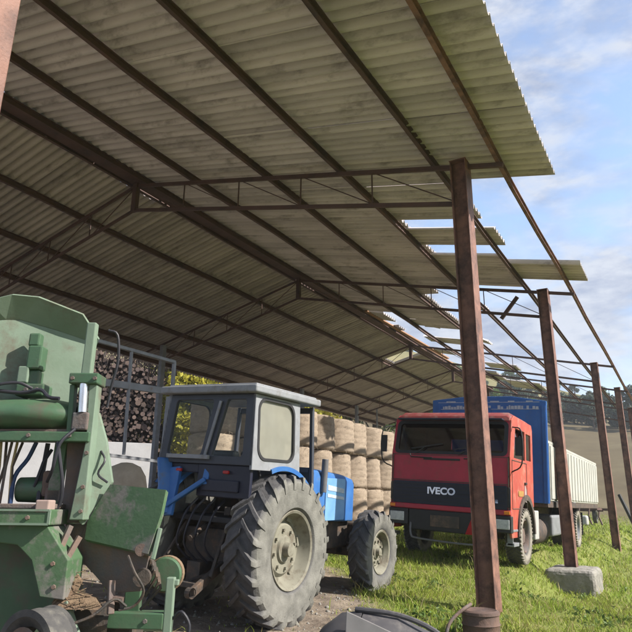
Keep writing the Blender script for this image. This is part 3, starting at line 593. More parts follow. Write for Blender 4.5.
for sx in (-.75, .1): MB().beam((sx+.1, -.03, 1.86), (sx+.3, .0, 2.0), .015, .015).beam((sx+.02, .0, 1.96), (sx+.62, .03, 2.06), .012, .018).build('wiper', 'black', tk)
MB().plate([(-1.06, .96), (1.06, .96), (1.06, 1.36), (-1.06, 1.36)], [], .03, lambda u, v, w: (u, -.028+w, v)).build('grille', 'truckdark', tk, bevel=.01)
b = MB()
for zz in (1.03, 1.10, 1.17, 1.24, 1.31): b.box(-1.03, 1.03, -.04, -.03, zz-.006, zz+.006)
b.build('grille_slat', 'black', tk)
MB().box(-.48, .22, -.012, .0, 1.755, 1.79).build('vent_slot', 'black', tk, bevel=.004)
MB().box(-HW, HW, -.035, .02, .87, .955).build('front_strip', 'truckred', tk, bevel=.012)
for sx in (1, -1):
    MB().beam((sx*(HW-.035), -.02, .95), (sx*(HW-.035), -.02, 1.84), .012, .012).build('corner_seam', 'chassis', tk)
    MB().plate(rrect(.99, 1.115, 1.0, 1.34, .03, 3), [], .02, lambda u, v, w, sx=sx: (sx*u, -.022+w, v)).build('corner_vent', 'black', tk, bevel=.006)
    MB().tube([(sx*.75, .0, 1.86), (sx*.72, -.03, 1.80), (sx*.3, -.035, 1.795)], .012, 6).build('grab_rail', 'black', tk, smooth=True)
    MB().box(sx*1.06-.05, sx*1.06+.05, -.055, -.03, .885, .94).build('indicator', 'orangel', tk, bevel=.006)
MB().box(-1.09, 1.09, -.012, .0, 1.375, 1.387).box(-1.09, 1.09, -.012, .0, 1.84, 1.85).box(-1.09, -1.08, -.012, .0, 1.375, 1.85).box(1.08, 1.09, -.012, .0, 1.375, 1.85).build('front_panel_seam', 'chassis', tk)
MB().box(-1.0, 1.0, -.05, .12, 2.5, 2.53).build('sun_visor', 'truckdark', tk, bevel=.008)
MB().box(-.74, .74, -.03, .25, .5, .86).build('bumper', 'black', tk, bevel=.02)
MB().box(-.32, .22, -.045, -.03, .58, .78).build('number_plate_holder', 'chassis', tk, bevel=.006)
MB().plate([(.33, .5), (.5, .5), (.66, .84), (.47, .84)], [], .012, lambda u, v, w: (u, -.046+w, v)).build('warning_stripe', 'redl', tk, label='red slanted warning stripe')
MB().tube([(-.7, -.02, .62), (-.66, -.1, .42), (-.5, -.12, .36), (.42, -.12, .34), (.6, -.1, .4), (.64, -.02, .6)], .018, 8).build('tow_bar', 'greydark', tk, smooth=True)
def text(s, size, m, parent, loc, rot, ext=.006, bold=0., name='lettering', sx=1.):
    cu = bpy.data.curves.new('tmp', 'FONT'); cu.body = s; cu.size = size; cu.extrude = ext; cu.offset = bold; cu.align_x = 'CENTER'; cu.align_y = 'CENTER'
    to = bpy.data.objects.new('tmp', cu); COL.objects.link(to); dg = bpy.context.evaluated_depsgraph_get(); dg.update()
    me = bpy.data.meshes.new_from_object(to.evaluated_get(dg)); bpy.data.objects.remove(to); me.materials.clear()
    o = finish(name, me, m, parent); o.location = loc; o.rotation_euler = rot; o.scale = (sx, 1, 1); return o
text('IVECO', .165, M['chrome'], tk, (-.12, -.036, 1.2), (math.pi/2, 0, 0), .008, .006, 'maker_lettering', 1.12)
b = MB()
for k in range(5): b.box(.58+k*.07, .58+k*.07+.045, -.04, -.03, 1.06, 1.115)
b.build('small_badge', 'chrome', tk)
loft([[(-HW+.04, .15, 2.50), (HW-.04, .15, 2.50), (HW-.04, .17, 2.56), (HW-.1, .2, 2.6), (-HW+.1, .2, 2.6), (-HW+.04, .17, 2.56)],
      [(-HW+.01, .34, 2.56), (HW-.01, .34, 2.56), (HW-.02, .34, 2.61), (HW-.1, .38, 2.68), (-HW+.1, .38, 2.68), (-HW+.02, .34, 2.61)],
      [(-HW+.01, 1.7, 2.54), (HW-.01, 1.7, 2.54), (HW-.02, 1.7, 2.6), (HW-.1, 1.7, 2.67), (-HW+.1, 1.7, 2.67), (-HW+.02, 1.7, 2.6)],
      [(-HW+.05, 1.9, 2.46), (HW-.05, 1.9, 2.46), (HW-.06, 1.9, 2.5), (HW-.14, 1.88, 2.55), (-HW+.14, 1.88, 2.55), (-HW+.06, 1.9, 2.5)]]).build('cab_roof', 'roofred_shade', tk, smooth=True, angle=50, bevel=.01)
b = MB().box(-HW+.05, -.55, 1.82, 1.87, .95, 2.48).box(.55, HW-.05, 1.82, 1.87, .95, 2.48).box(-.55, .55, 1.82, 1.87, .95, 1.95).box(-.55, .55, 1.82, 1.87, 2.3, 2.48); b.build('cab_back', 'truckred', tk)
MB().box(-HW+.05, HW-.05, .05, 1.82, .9, .96).box(-1.0, 1.0, .05, .4, .96, 1.72).build('dashboard', 'black', tk, bevel=.03)
for sx in (-.6, .55): MB().box(sx-.25, sx+.25, .9, 1.35, .96, 1.45).box(sx-.25, sx+.25, 1.3, 1.48, 1.4, 2.05).build('seat', 'vinyl', tk, bevel=.05, seg=3)
b = MB()
for sx in (.38, -.38): b.box(sx-.05, sx+.05, .5, 11.0, .72, .98)
for yy in (2.5, 4.2, 6, 8, 9.6, 10.9): b.box(-.38, .38, yy-.05, yy+.05, .76, .94)
b.build('chassis_frame', 'chassis', tk, bevel=.01)
def truck_wheel(y, x, sx, w=.3, R=.5, front=False):
    h = w/2*sx
    pr = [(h*.75, .3), (h*.82, .285), (h*.7, .27), (h*.2, .25), (h*.05, .2), (h*.3, .15), (h*.55, .13), (h*.6, .0)] if front else [(h*.75, .3), (h*.82, .285), (h*.6, .27), (-h*.1, .25), (-h*.3, .2), (-h*.2, .14), (h*.6, .12), (h*.65, 0)]
    w_ = MB().lathe(pr, 32, 'X').build('wheel', 'rustplate' if front else 'grey', tk, smooth=True, angle=35); w_.location = (x, y, R)
    for k in range(8):
        a = 2*math.pi*k/8; MB().lathe([(h*.2, 0), (h*.2, .02), (h*.2+sx*.05, .018), (h*.2+sx*.05, 0)], 6, 'X', (0, math.sin(a)*.17, math.cos(a)*.17)).build('wheel_nut', 'grease', w_)
    tyre_mb(R, w, .3, 40, .014, .03).build('tyre', tkt, w_, smooth=True, angle=38)
tkt = tyre_mat('lorry_tyre_rubber', .5, .3, (.05, .048, .047), (.24, .22, .19))
for sx in (1, -1):
    truck_wheel(1.15, sx*.98, sx, front=True); truck_wheel(7.65, sx*.95, sx, .32); truck_wheel(7.65, sx*.6, sx, .3)
MB().tube([(-.95, 1.15, .5), (.95, 1.15, .5)], .07, 12).build('axle', 'chassis', tk); MB().tube([(-.95, 7.65, .5), (.95, 7.65, .5)], .1, 12).build('axle', 'chassis', tk)
MB().lathe([(2.55, 0), (2.55, .28), (3.75, .28), (3.75, 0)], 24, 'Y', (.78, 0, .52)).build('air_tank', 'chassis', tk, smooth=True, angle=35)
MB().box(.55, 1.05, 4.2, 5.3, .38, .85).build('fuel_tank', 'grey', tk, bevel=.06, seg=3)
MB().box(.75, 1.1, 2.05, 2.4, .4, .95).build('battery_box', 'whitep', tk, bevel=.02)
MB().box(-1.05, 1.05, 6.9, 6.94, .3, .8).box(-1.1, 1.1, 8.4, 8.44, .3, .9).build('mudguard', 'black', tk)
hb = MB().plate([(-1.34, 1.1), (1.24, 1.1), (1.24, 3.25), (.5, 3.36), (-.5, 3.37), (-1.34, 3.29)], [], .07, lambda u, v, w: (u, 2.82+w, v)).build('headboard', 'boardblue', tk, bevel=.01)
b = MB().box(-1.22, -1.14, 2.795, 2.82, 1.1, 3.15).box(1.14, 1.22, 2.795, 2.82, 1.1, 3.15).box(-.04, .04, 2.795, 2.82, 1.1, 3.1).build('stiffener', 'boardblue', hb)
b = MB().box(-1.2, 1.09, 2.812, 2.82, 3.07, 3.08); x = -1.2; random.seed(3)
while x < 1.08:
    w_ = random.uniform(.03, .07); 
    if random.random() > .15: b.box(x, x+w_, 2.81, 2.822, 3.075+random.uniform(-.008, .0), 3.15+random.uniform(-.02, .012))
    x += w_+.012
b.build('pale_lettering', 'paleblue', hb, label='worn pale lettering band')
b = MB(); x = -1.0
while x < 1.0:
    b.box(x, x+random.uniform(.05, .3), 2.814, 2.82, 3.235, 3.262); x += random.uniform(.3, .6)
b.box(-1.2, 1.1, 2.816, 2.82, 3.225, 3.236).build('worn_trim', 'paleblue', hb)
MB().box(-1.2, 1.2, 2.9, 11.1, 1.02, 1.14).build('bed_floor', 'chassis', tk, bevel=.01)
for sx in (1, -1):
    b = MB(); x0 = sx*1.22; 
    for k in range(17):
        y0 = 3.1+k*.465; b.box(min(x0, x0-sx*.03), max(x0, x0-sx*.03), y0, y0+.44, 1.16, 2.36); b.box(min(x0, x0+sx*.025), max(x0, x0+sx*.025), y0+.05, y0+.39, 1.2, 2.32)
    b.box(min(x0, x0-sx*.05), max(x0, x0-sx*.05), 3.0, 11.05, 2.36, 2.42); b.build('dropside', 'bedwhite', tk, bevel=.006, seg=1)
MB().box(-1.2, 1.2, 11.02, 11.06, 1.16, 2.36).build('tailboard', 'bedwhite', tk)

# ---------------------------------------------------------------- straw bales
def bale_mesh(sd):
    n = 64; prof = [(0, 0), (0, .3), (.005, .52), (.03, .585), (.09, .612)]+[(.09+.87*i/14, .612+.010*math.sin(i*2.1+sd)) for i in range(1, 14)]+[(.96, .612), (1.02, .585), (1.045, .52), (1.05, .3), (1.05, 0)]
    b = MB().lathe(prof, n, 'Z'); rs = np.random.default_rng(sd)
    vs = []
    for (x, y, z) in b.v:
        a = math.atan2(y, x); r = math.hypot(x, y); k = 1+.016*math.sin(3*a+sd*2+z*1.2)+.011*math.sin(5*a+z*3+sd)+.006*math.sin(11*a-z*9)+.005*rs.standard_normal()+.012*math.sin(z*3.1)*(1 if sd % 2 else .3); vs.append((x*k, y*k, z+.012*math.sin(3*a+sd)*(z > .5)))
    b.v = vs; return b
BM = []
for sd in (1, 2, 3, 4):
    o = bale_mesh(sd).build('straw_bale', 'bale', None, smooth=True, angle=50); a_ = o.data; bpy.data.objects.remove(o)
    rs = np.random.default_rng(sd+40); n = 230; an = rs.uniform(0, 6.28, n); zz = rs.uniform(.0, 1.06, n)**.8; zz[:130] = rs.choice([.02, 1.03], 130)+rs.normal(0, .02, 130)
    c = np.stack([np.cos(an)*.62, np.sin(an)*.62, zz], -1); d = np.stack([np.cos(an)*.5, np.sin(an)*.5, np.zeros(n)], -1)+rs.standard_normal((n, 3)); d /= np.linalg.norm(d, axis=1)[:, None]
    ln = rs.uniform(.02, .09, (n, 1)); w_ = np.cross(d, rs.standard_normal((n, 3))); w_ /= np.linalg.norm(w_, axis=1)[:, None]; w_ *= .003
    V = np.stack([c-d*ln*.5-w_, c-d*ln*.5+w_, c+d*ln+w_, c+d*ln-w_], 1).reshape(-1, 3); m_ = npmesh('loose_straw', V, np.arange(4*n).reshape(n, 4)); m_.materials.append(M['bale']); BM.append((a_, m_))
COLN = ['first', 'second', 'third', 'fourth', 'fifth', 'sixth', 'seventh', 'eighth', 'ninth', 'tenth']
k = 0; random.seed(11)
for c in range(9):
    for rw in range(3):
        yb = 12.0+c*1.2; xb = -9.82+random.uniform(-.07, .07); gz0 = .66
        bme, lme = BM[random.randrange(4)]; o = bpy.data.objects.new('straw_bale', bme); COL.objects.link(o)
        o.location = (xb, yb+random.uniform(-.05, .05), gz0+.07+rw*1.055); o.rotation_euler = (random.uniform(-.013, .013), random.uniform(-.013, .013), random.uniform(0, 6.28)); q_ = random.uniform(.965, 1.03); o.scale = (q_, q_, 1)
        tag(o, 'upright round straw bale, %s layer, %s column counting from the camera end of the stack' % (('ground', 'middle', 'top')[rw], COLN[c]), 'straw bale', 'round straw bales stacked on end behind the tractor')
        q = bpy.data.objects.new('loose_straw', lme); COL.objects.link(q); q.parent = o; q['kind'] = 'stuff'

# ---------------------------------------------------------------- green farm machine on the left
gmx = thing('farm_implement', 'old green harvesting machine with domed cover and worn chute at the left edge', 'farm machine',
            tuple(r0*-1.5+Vector((-math.sin(yaw), math.cos(yaw), 0))*4.0+Vector((0, 0, 0))), (0, 0, yaw))
gmx.location.z = gz(gmx.location.x, gmx.location.y)-.0; GZ = gmx.location.z
def gm(mb, name, m, **kw):
    mb.v = [(x, y, z-GZ) for x, y, z in mb.v]; return mb.build(name, m, gmx, **kw)
def fp(b): return lambda u, v, w: (u, b+w, v)
# back plate turned a little to the right, hood band leaning out over it
gm(MB().plate([(-1.1, 2.30), (-.60, 2.392), (-.517, 2.401), (-.313, 2.359), (-.108, 2.302), (-.107, 2.058), (-.143, 1.897), (-.175, 1.80), (-1.1, 1.80)], [], .02, lambda u, v, w: (u, .25+.42*(u+.1)+w, v)), 'cover_plate', 'mgreen', bevel=.004, seg=1)
inn = [(-1.1, 2.30), (-.60, 2.392), (-.517, 2.401), (-.313, 2.359), (-.108, 2.302)]; outr = [(-1.05, 2.40), (-.66, 2.475), (-.535, 2.535), (-.385, 2.54), (-.115, 2.455)]
tip = [(-.107, 2.058), (.0, 2.30)]
b = MB(); vs = []
for (u, v) in inn: vs.append((u, .25+.42*(u+.1), v))
for (u, v) in outr: vs.append((u, (.12+.42*(u+.1)), v))
vs += [(-.107, .248, 2.06), (-.03, .24, 2.31)]
fs = [(i, i+1, i+6, i+5) for i in range(4)]+[(4, 10, 11, 9)]
# solid shell with thickness
n_ = len(vs); vs2 = [(x, y+.018, z+.012) for x, y, z in vs]; b.add(vs+vs2, fs+[tuple(reversed([i+n_ for i in f])) for f in fs]+[(5+i, 6+i, 6+i+n_, 5+i+n_) for i in range(4)]+[(9, 11, 11+n_, 9+n_), (10, 4, 4+n_, 10+n_)])
gm(b, 'cover_hood', 'mgreen')
# trough below the cover
pr = []
for i in range(13):
    a = math.radians(-95+165*i/12); pr.append((.02-.22*math.cos(a)*.9, 1.735+.105*math.sin(a)))
secs = []
for u, s_, d in ((-1.1, .92, .0), (-.65, 1, 0), (-.35, 1.03, -.012), (-.13, 1.0, 0), (-.02, .82, .03)):
    secs.append([(u, .05+(y-.05)*s_+d, 1.735+(z-1.735)*s_) for y, z in pr]+[(u, .1, 1.64), (u, .1, 1.84)])
gm(loft(secs), 'trough', 'mgreen_dark', smooth=True, angle=40, bevel=.006)
gm(MB().beam((-1.1, -.1, 1.625), (-.03, -.1, 1.632), .03, .022), 'trough_lip', 'rustplate')
gm(MB().box(-.41, -.31, .0, .09, 1.92, 2.04).box(-.395, -.30, -.02, .08, 2.04, 2.20).box(-.41, -.335, .0, .07, 2.20, 2.29).box(-.425, -.24, -.05, .09, 1.86, 1.94), 'latch_bracket', 'mgreen_dark', bevel=.012)
gm(MB().box(-.44, -.37, -.02, .04, 1.95, 2.06), 'latch_lug', 'mgreen', bevel=.008)
gm(MB().tube([(-.9, -.1, 1.86), (-.6, -.14, 1.88), (-.36, -.1, 1.87), (-.24, -.1, 1.89), (-.17, -.12, 1.84), (-.1, -.13, 1.83)], .012, 8), 'cable', 'hose', smooth=True)
gm(MB().tube([(-.62, -.1, 1.82), (-.5, -.16, 1.9), (-.38, -.12, 1.93), (-.3, -.08, 1.9)], .01, 8), 'cable', 'hose', smooth=True)
# mast, clamp, column
gm(MB().beam((.045, -.1, 1.98), (.045, -.1, 2.33), .062, .06, w1=.06), 'mast', 'mgreen', bevel=.008)
gm(MB().box(-.045, .138, -.16, .0, 1.922, 1.99), 'mast_clamp', 'mgreen_dark', bevel=.008)
gm(MB().plate([(.075, 1.923), (.125, 1.923), (.13, 1.58), (.135, 1.11), (.05, 1.11), (.095, 1.58)], [], .1, fp(-.13)), 'column', 'mgreen', bevel=.006)
gm(MB().beam((-.03, -.1, 1.92), (-.015, -.1, 1.60), .03, .06), 'column_side', 'mgreen_dark', bevel=.004)
gm(MB().tube([(.045, -.13, 1.925), (.055, -.13, 1.745)], .028, 14), 'cylinder_rod', 'chrome', smooth=True)
gm(MB().box(.0, .1, -.15, -.02, 1.635, 1.745), 'cylinder_base', 'rustplate', bevel=.01)
gm(MB().beam((-1.1, -.1, 1.598), (.12, -.1, 1.594), .1, .06), 'cross_beam', 'mgreen_dark', bevel=.006)
gm(MB().beam((-.095, 0, 1.57), (-.105, 0, 1.2), .075, .06), 'inner_post', 'mgreen_worn', bevel=.005)
gm(MB().plate([(-.062, 1.57), (.08, 1.57), (.085, 1.09), (-.04, 1.09), (-.045, 1.4)], [], .03, fp(-.02)), 'rusty_plate', 'rustplate', bevel=.004)
gm(MB().plate([(.095, 1.59), (.127, 1.76), (.183, 1.591), (.238, 1.334), (.179, 1.226), (.105, 1.08), (.085, 1.1)], [], .03, lambda u, v, w: (u, -.06+.55*(u-.09)+w, v)), 'side_plate', 'mgreen', bevel=.004)
gm(MB().tube([(.13, -.045, 2.3), (.19, -.03, 2.27), (.2, .0, 2.1), (.17, .02, 1.95), (.15, .03, 1.8)], .009, 8), 'cable', 'hose', smooth=True)
gm(MB().tube([(-.262, .0, 1.57), (-.31, .02, 1.47), (-.367, .0, 1.36), (-.37, .0, 1.2)], .014, 8), 'cable', 'bluehose', smooth=True)
gm(MB().tube([(-.2, .03, 1.57), (-.215, .04, 1.36), (-.2, .0, 1.22)], .016, 8), 'cable', 'hose', smooth=True)
gm(MB().tube([(-.17, .03, 1.53), (-.2, .0, 1.45), (-.24, .01, 1.3)], .011, 8), 'cable', 'hose', smooth=True)
random.seed(5)
for k in range(9):
    u = -.62+.034*k; gm(MB().tube([(u, .0, 1.57), (u+random.uniform(-.03, .03), -.03, 1.42), (u+random.uniform(-.05, .03), .02, 1.19)], .009, 6), 'tine', ('rustplate', 'straw', 'grease')[k % 3], smooth=True)
gm(MB().lathe([(-.09, 0), (-.09, .075), (.08, .08), (.08, 0)], 20, 'X', (-.27, .08, 1.285)), 'roller', 'mgreen_dark', smooth=True, angle=40)
gm(MB().box(-.2, -.1, .0, .14, 1.24, 1.4).box(-.16, -.05, -.03, .06, 1.2, 1.3), 'bearing_housing', 'rustplate', bevel=.02)
gm(MB().box(-1.1, -.02, -.24, .25, 1.172, 1.20), 'deck_rail', 'rustplate', bevel=.006)
gm(MB().box(-.088, -.01, -.3, -.2, 1.145, 1.222), 'stop_block', 'rustpink', bevel=.008)
gm(MB().box(-1.1, .0, -.3, .3, 1.083, 1.170), 'deck', 'mgreen_worn', bevel=.008)
gm(MB().plate([(-1.1, 1.08), (-.02, 1.082), (.123, .899), (.122, .693), (-.013, .707), (-.085, .897), (-.175, .976), (-.395, 1.001), (-1.1, 1.0)], [], .25, fp(-.26)), 'wheel_guard', 'mgreen_worn', bevel=.006)
gm(MB().plate([(-1.1, .99), (-.38, .98), (-.16, .95), (-.07, .87), (-.02, .66), (-.02, .45), (-1.1, .45)], [], .02, fp(.02)), 'inner_panel', 'mgreen_dark')
# chute box on the right: sloping top and front, worn lower part
A = [(u, -.10-.30*(u-.37)+.12*(v-1.1), v) for u, v in ((.244, 1.319), (.43, 1.303), (.616, 1.287), (.60, 1.15), (.545, .93), (.125, 1.0), (.125, 1.10), (.18, 1.205))]
b = MB(); n_ = len(A); b.add(A+[(x+.01, y+.02, z-.015) for x, y, z in A], [tuple(range(n_)), tuple(reversed(range(n_, 2*n_)))]+[(i, (i+1) % n_, (i+1) % n_+n_, i+n_) for i in range(n_)])
gm(b, 'chute_cover', 'mgreen_worn')
gm(MB().plate([(.11, 1.10), (.208, .99), (.29, 1.05), (.423, 1.03), (.54, .92), (.498, .72), (.3, .70), (.201, .79), (.1, .87), (.07, .98)], [], .03, lambda u, v, w: (u, -.07-.30*(u-.37)+.1*(1-v)+w, v)), 'chute_front', 'rustplate', bevel=.004)
gm(MB().beam((.08, -.17, 1.08), (.03, -.24, .86), .02, .03).beam((.14, -.17, 1.02), (.08, -.24, .85), .02, .03), 'chute_edge', 'rustplate')
gm(MB().plate([(.05, .87), (.165, .775), (.155, .72), (.28, .70), (.34, .645), (.05, .645), (.055, .73)], [], .03, lambda u, v, w: (u, -.25+.9*(v-.645)+w, v)), 'straw_bed', 'drystraw')
random.seed(8)
for k in range(26):
    u = random.uniform(.06, .3); v = .65+random.uniform(0, .22)*(1-(u-.06)/.26); a = random.uniform(0, 3.14); l_ = random.uniform(.03, .08); b0 = -.262+.9*(v-.645)
    gm(MB().beam((u-l_*math.cos(a), b0-.012, v-l_*.5*math.sin(a)), (u+l_*math.cos(a), b0+.004, v+l_*.5*math.sin(a)), .004, .004), 'straw_stalk', 'drystraw')
gm(MB().plate([(-.02, 1.085), (.14, 1.085), (.10, .95), (.06, .86), (.02, .95)], [], .02, fp(.02)), 'lower_plate', 'rustplate')
for (u, bb, v) in ((-.02, -.165, 1.955), (.12, -.165, 1.955), (.11, -.135, 1.5), (.112, -.135, 1.3), (.115, -.135, 1.16), (-.5, -.155, 1.6), (-.25, -.155, 1.6), (.0, -.155, 1.6), (-.5, -.305, 1.125), (-.3, -.305, 1.125), (-.12, -.305, 1.125), (.25, -.135, .57), (.55, -.135, .57), (.04, -.265, .88), (.06, -.265, .76), (-.35, -.065, 1.9), (-.28, -.065, 1.9)):
    gm(MB().lathe([(bb+.01, 0), (bb+.01, .014), (bb-.006, .012), (bb-.006, 0)], 6, 'Y', (u, 0, v)), 'bolt_head', 'rustplate')
gm(MB().beam((-1.1, -.30, 1.165), (.0, -.30, 1.165), .014, .012).beam((-1.1, -.30, 1.09), (.0, -.30, 1.09), .014, .012).beam((.0, -.3, 1.165), (.0, -.3, 1.09), .014, .012), 'deck_weld_edge', 'mgreen')
gm(MB().tube([(-.07, -.14, 1.56), (-.03, -.17, 1.45), (.0, -.16, 1.3), (-.02, -.14, 1.18), (-.1, -.2, 1.2)], .011, 8), 'cable', 'hose', smooth=True)
gm(MB().tube([(.03, -.15, 1.64), (-.03, -.2, 1.55), (-.06, -.19, 1.4), (-.12, -.1, 1.33)], .01, 8), 'cable', 'hose', smooth=True)
gm(MB().tube([(.16, -.02, 1.52), (.2, -.05, 1.46), (.17, -.06, 1.38), (.22, -.02, 1.33)], .007, 6), 'wire', 'hose', smooth=True)
gm(MB().tube([(.44, -.2, .92), (.5, -.26, .84), (.55, -.22, .74), (.5, -.2, .66), (.42, -.22, .64)], .008, 6), 'wire', 'grease', smooth=True)
gm(MB().tube([(.1, -.3, .64), (.16, -.33, .58), (.3, -.3, .62), (.4, -.26, .7), (.46, -.22, .66)], .008, 6), 'wire', 'grease', smooth=True)
gm(MB().beam((.36, -.2, .79), (.38, -.23, .62), .035, .03).beam((.36, -.21, .70), (.44, -.21, .69), .03, .03), 'link', 'rustplate', bevel=.004)
gm(MB().lathe([(-.02, 0), (-.02, .05), (.02, .05), (.02, 0)], 18, 'Y', (.51, -.12, .80)), 'sprocket', 'grease', smooth=True, angle=35)
gm(MB().lathe([(-.02, 0), (-.02, .035), (.02, .035), (.02, 0)], 18, 'Y', (.50, -.14, .95)), 'sprocket', 'rustplate', smooth=True, angle=35)
gm(MB().beam((.60, -.15, 1.07), (.575, -.17, .90), .022, .03), 'edge_strip', 'mgreen', bevel=.004)
b = MB()
for k in range(7): b.tube([(.5+.012*k, -.05+.01*k, .99-.03*k), (.53+.014*k, -.09, .92-.03*k), (.5+.02*(k % 3), -.06, .83-.035*k)], .009, 6)
gm(b, 'chain', 'grease', smooth=True)
gd = MB().lathe([(-.02, .0), (-.02, .09), (.0, .10), (.05, .10), (.05, .0)], 28, 'Y', (.605, .05, .80)); gm(gd, 'round_guard', 'mgreen_dark', smooth=True, angle=35)
gm(MB().lathe([(.0, .095), (.0, .105), (.06, .105), (.06, .095)], 28, 'Y', (.605, .05, .80), close=True), 'guard_rim', 'drystraw', smooth=True, angle=35)
gm(MB().beam((.675, -.1, .80), (.672, -.1, .25), .048, .05), 'stand_leg', 'mgreen', bevel=.006)
gm(MB().beam((.655, -.1, .772), (.72, -.1, .772), .04, .03), 'leg_cap', 'mgreen', bevel=.004)
gm(MB().beam((.1, -.1, .575), (.65, -.1, .568), .06, .085), 'lower_beam', 'mgreen_dark', bevel=.006)
gm(MB().beam((.08, -.2, .66), (.2, -.22, .42), .04, .12).beam((.1, -.28, .6), (.0, -.3, .35), .05, .05), 'lower_bracket', 'mgreen', bevel=.006)
gm(MB().box(.05, .45, .0, .3, .4, .56).lathe([(-.1, .12), (.1, .12)], 18, 'X', (.25, -.05, .55)), 'gearbox', 'grease', bevel=.02)
gm(MB().box(-1.1, .6, .25, .34, .45, .56).box(-1.1, -1.0, -.1, .3, .3, 1.1).box(.3, .4, .3, .36, .3, 1.3), 'rear_frame', 'mgreen_dark', bevel=.006)
gm(MB().tube([(.70, -.1, .58), (.75, -.12, .62), (.8, -.12, .55), (.78, -.12, .46), (.72, -.1, .42)], .009, 8), 'cable', 'hose', smooth=True)
gw = MB().lathe([(-.1, .12), (-.09, .05), (-.07, .0)], 24, 'Y').build('wheel', 'rustplate', gmx, smooth=True); gw.location = (.05, -.36, .47-GZ); gw.rotation_euler = (0, 0, math.radians(-25))
tb = tyre_mb(.225, .18, .12, 0); tb.xf(Matrix.Rotation(math.radians(90), 4, 'Z')); tb.build('tyre', 'rubber', gw, smooth=True, angle=40)

# ---------------------------------------------------------------- steel rack between machine and tractor
rk = thing('steel_rack', 'tall grey tubular steel rack frame standing left of the tractor', 'metal rack', (-6.6, 6.3, gz(-6.6, 6.3)))
b = MB(); X0 = -6.6; zg = rk.location.z
b.beam((X0, 5.3, 3.30), (X0, 7.02, 3.31), .045, .05).beam((X0, 7.0, 3.31), (X0, 7.0, 1.75), .05, .05)
rk_ = b.build('outer_frame', 'grey', rk, world=True, bevel=.006, seg=1)
MB().beam((X0-.01, 5.2, 2.74), (X0-.01, 7.3, 2.86), .05, .10).build('middle_rail', 'grey', rk, world=True, bevel=.008)
MB().beam((X0, 6.12, 3.29), (X0, 6.16, 1.85), .035, .035).build('upright', 'grey', rk, world=True, bevel=.004)
MB().beam((X0, 5.6, 2.7), (X0, 5.62, 1.85), .025, .025).build('upright', 'grey', rk, world=True)
MB().beam((X0, 5.3, 1.84), (X0, 7.0, 1.80), .04, .04).build('lower_rail', 'grey', rk, world=True)
for yy in (5.35, 6.95): MB().beam((X0, yy, 1.85), (X0, yy, zg-.05), .07, .07).build('leg', 'rustplate', rk, world=True)
MB().beam((X0, 6.95, 1.8), (X0+.02, 6.96, 2.76), .10, .09).build('leg_sleeve', 'grey', rk, world=True)

# ---------------------------------------------------------------- white wall, thicket, trees on the left
wl = MB(); p0 = Vector((-32.5, 16.0, 0)); p1 = Vector((-24.6, 25.05, 0)); wl.beam((p0.x, p0.y, 2.55), (p1.x, p1.y, 2.55), .3, 3.6)
w_ = wl.build('low_wall', 'wallwhite', None, bevel=.02); tag(w_, 'whitewashed long wall behind the shed, seen below the steel rack', 'wall')
# sack beside wall
sk = MB().lathe([(0, 0), (0, .28), (.06, .36), (.3, .38), (.55, .34), (.7, .24), (.76, .1), (.77, 0)], 24, 'Z')
sk.v = [(x*(1+.06*math.sin(3*math.atan2(y, x)+z*5)), y*(1+.06*math.sin(2*math.atan2(y, x)-z*4)), z) for x, y, z in sk.v]
s_ = sk.build('sack', mat('tan_sack_cloth', (.42, .36, .28), (.34, .29, .22), 5, .9, bump=.5, bscale=25), None, smooth=True); s_.location = (-8.0, 7.55, 1.1)
tag(s_, 'tan lumpy sack on a crate beside the rack', 'sack')
cr = MB().box(-.45, .45, -.4, .4, 0, 1.1-gz(-8.0, 7.55)).build('crate', 'rustplate', None, bevel=.02); cr.location = (-8.0, 7.55, gz(-8.0, 7.55)); tag(cr, 'brown crate under the tan sack', 'crate')

def quads(c, size, rs, flat=.0):
    n = len(c); u = rs.standard_normal((n, 3)); u /= np.linalg.norm(u, axis=1)[:, None]; w = rs.standard_normal((n, 3)); v = np.cross(u, w); v /= np.linalg.norm(v, axis=1)[:, None]
    s = size*rs.uniform(.6, 1.3, (n, 1)); a = u*s; b = v*s*.6
    V = np.stack([c-a, c+b*.9, c+a, c-b*.9], 1).reshape(-1, 3); F = np.arange(4*n).reshape(n, 4); return V, F
def crown_mesh(name, seed, h, rad, n, size, z0=.3, lobes=14, squash=1.):
    rs = np.random.default_rng(seed); cs = []
    for k in range(lobes):
        a = rs.uniform(0, 6.28); t = rs.uniform(0, 1)**.8; z = h*(z0+(1-z0)*t); rr_ = rad*math.sqrt(max(.05, 1-(2*t-.75)**2*.55))*rs.uniform(.25, .8)
        cs.append((rr_*math.cos(a), rr_*math.sin(a), z, rad*rs.uniform(.22, .45)))
    m = n//lobes; P = []
    for x, y, z, q in cs:
        d = rs.standard_normal((m, 3)); d /= np.linalg.norm(d, axis=1)[:, None]; rr_ = q*rs.uniform(.35, 1.12, (m, 1))**.6
        P.append(np.array([x, y, z])+d*rr_*np.array([1, 1, .8*squash]))
    V, F = quads(np.concatenate(P), size, rs); return npmesh(name, V, F), cs
def trunk_mb(h, r, cs, seed):
    rs = np.random.default_rng(seed); b = MB(); pts = [(.03*h*math.sin(i*1.3+seed)*i/6, .03*h*math.cos(i*1.7+seed)*i/6, h*.85*i/6) for i in range(7)]
    b.tube(pts, [r*(1-.8*i/6) for i in range(7)], 8)
    for x, y, z, q in cs[:9]:
        s = pts[min(5, max(1, int(z/h*4.5)))]; b.tube([s, ((s[0]+x)/2, (s[1]+y)/2, (s[2]+z)/2+.03*h), (x, y, z)], [r*.4, r*.28, r*.1], 6)
    return b
TREES = {}
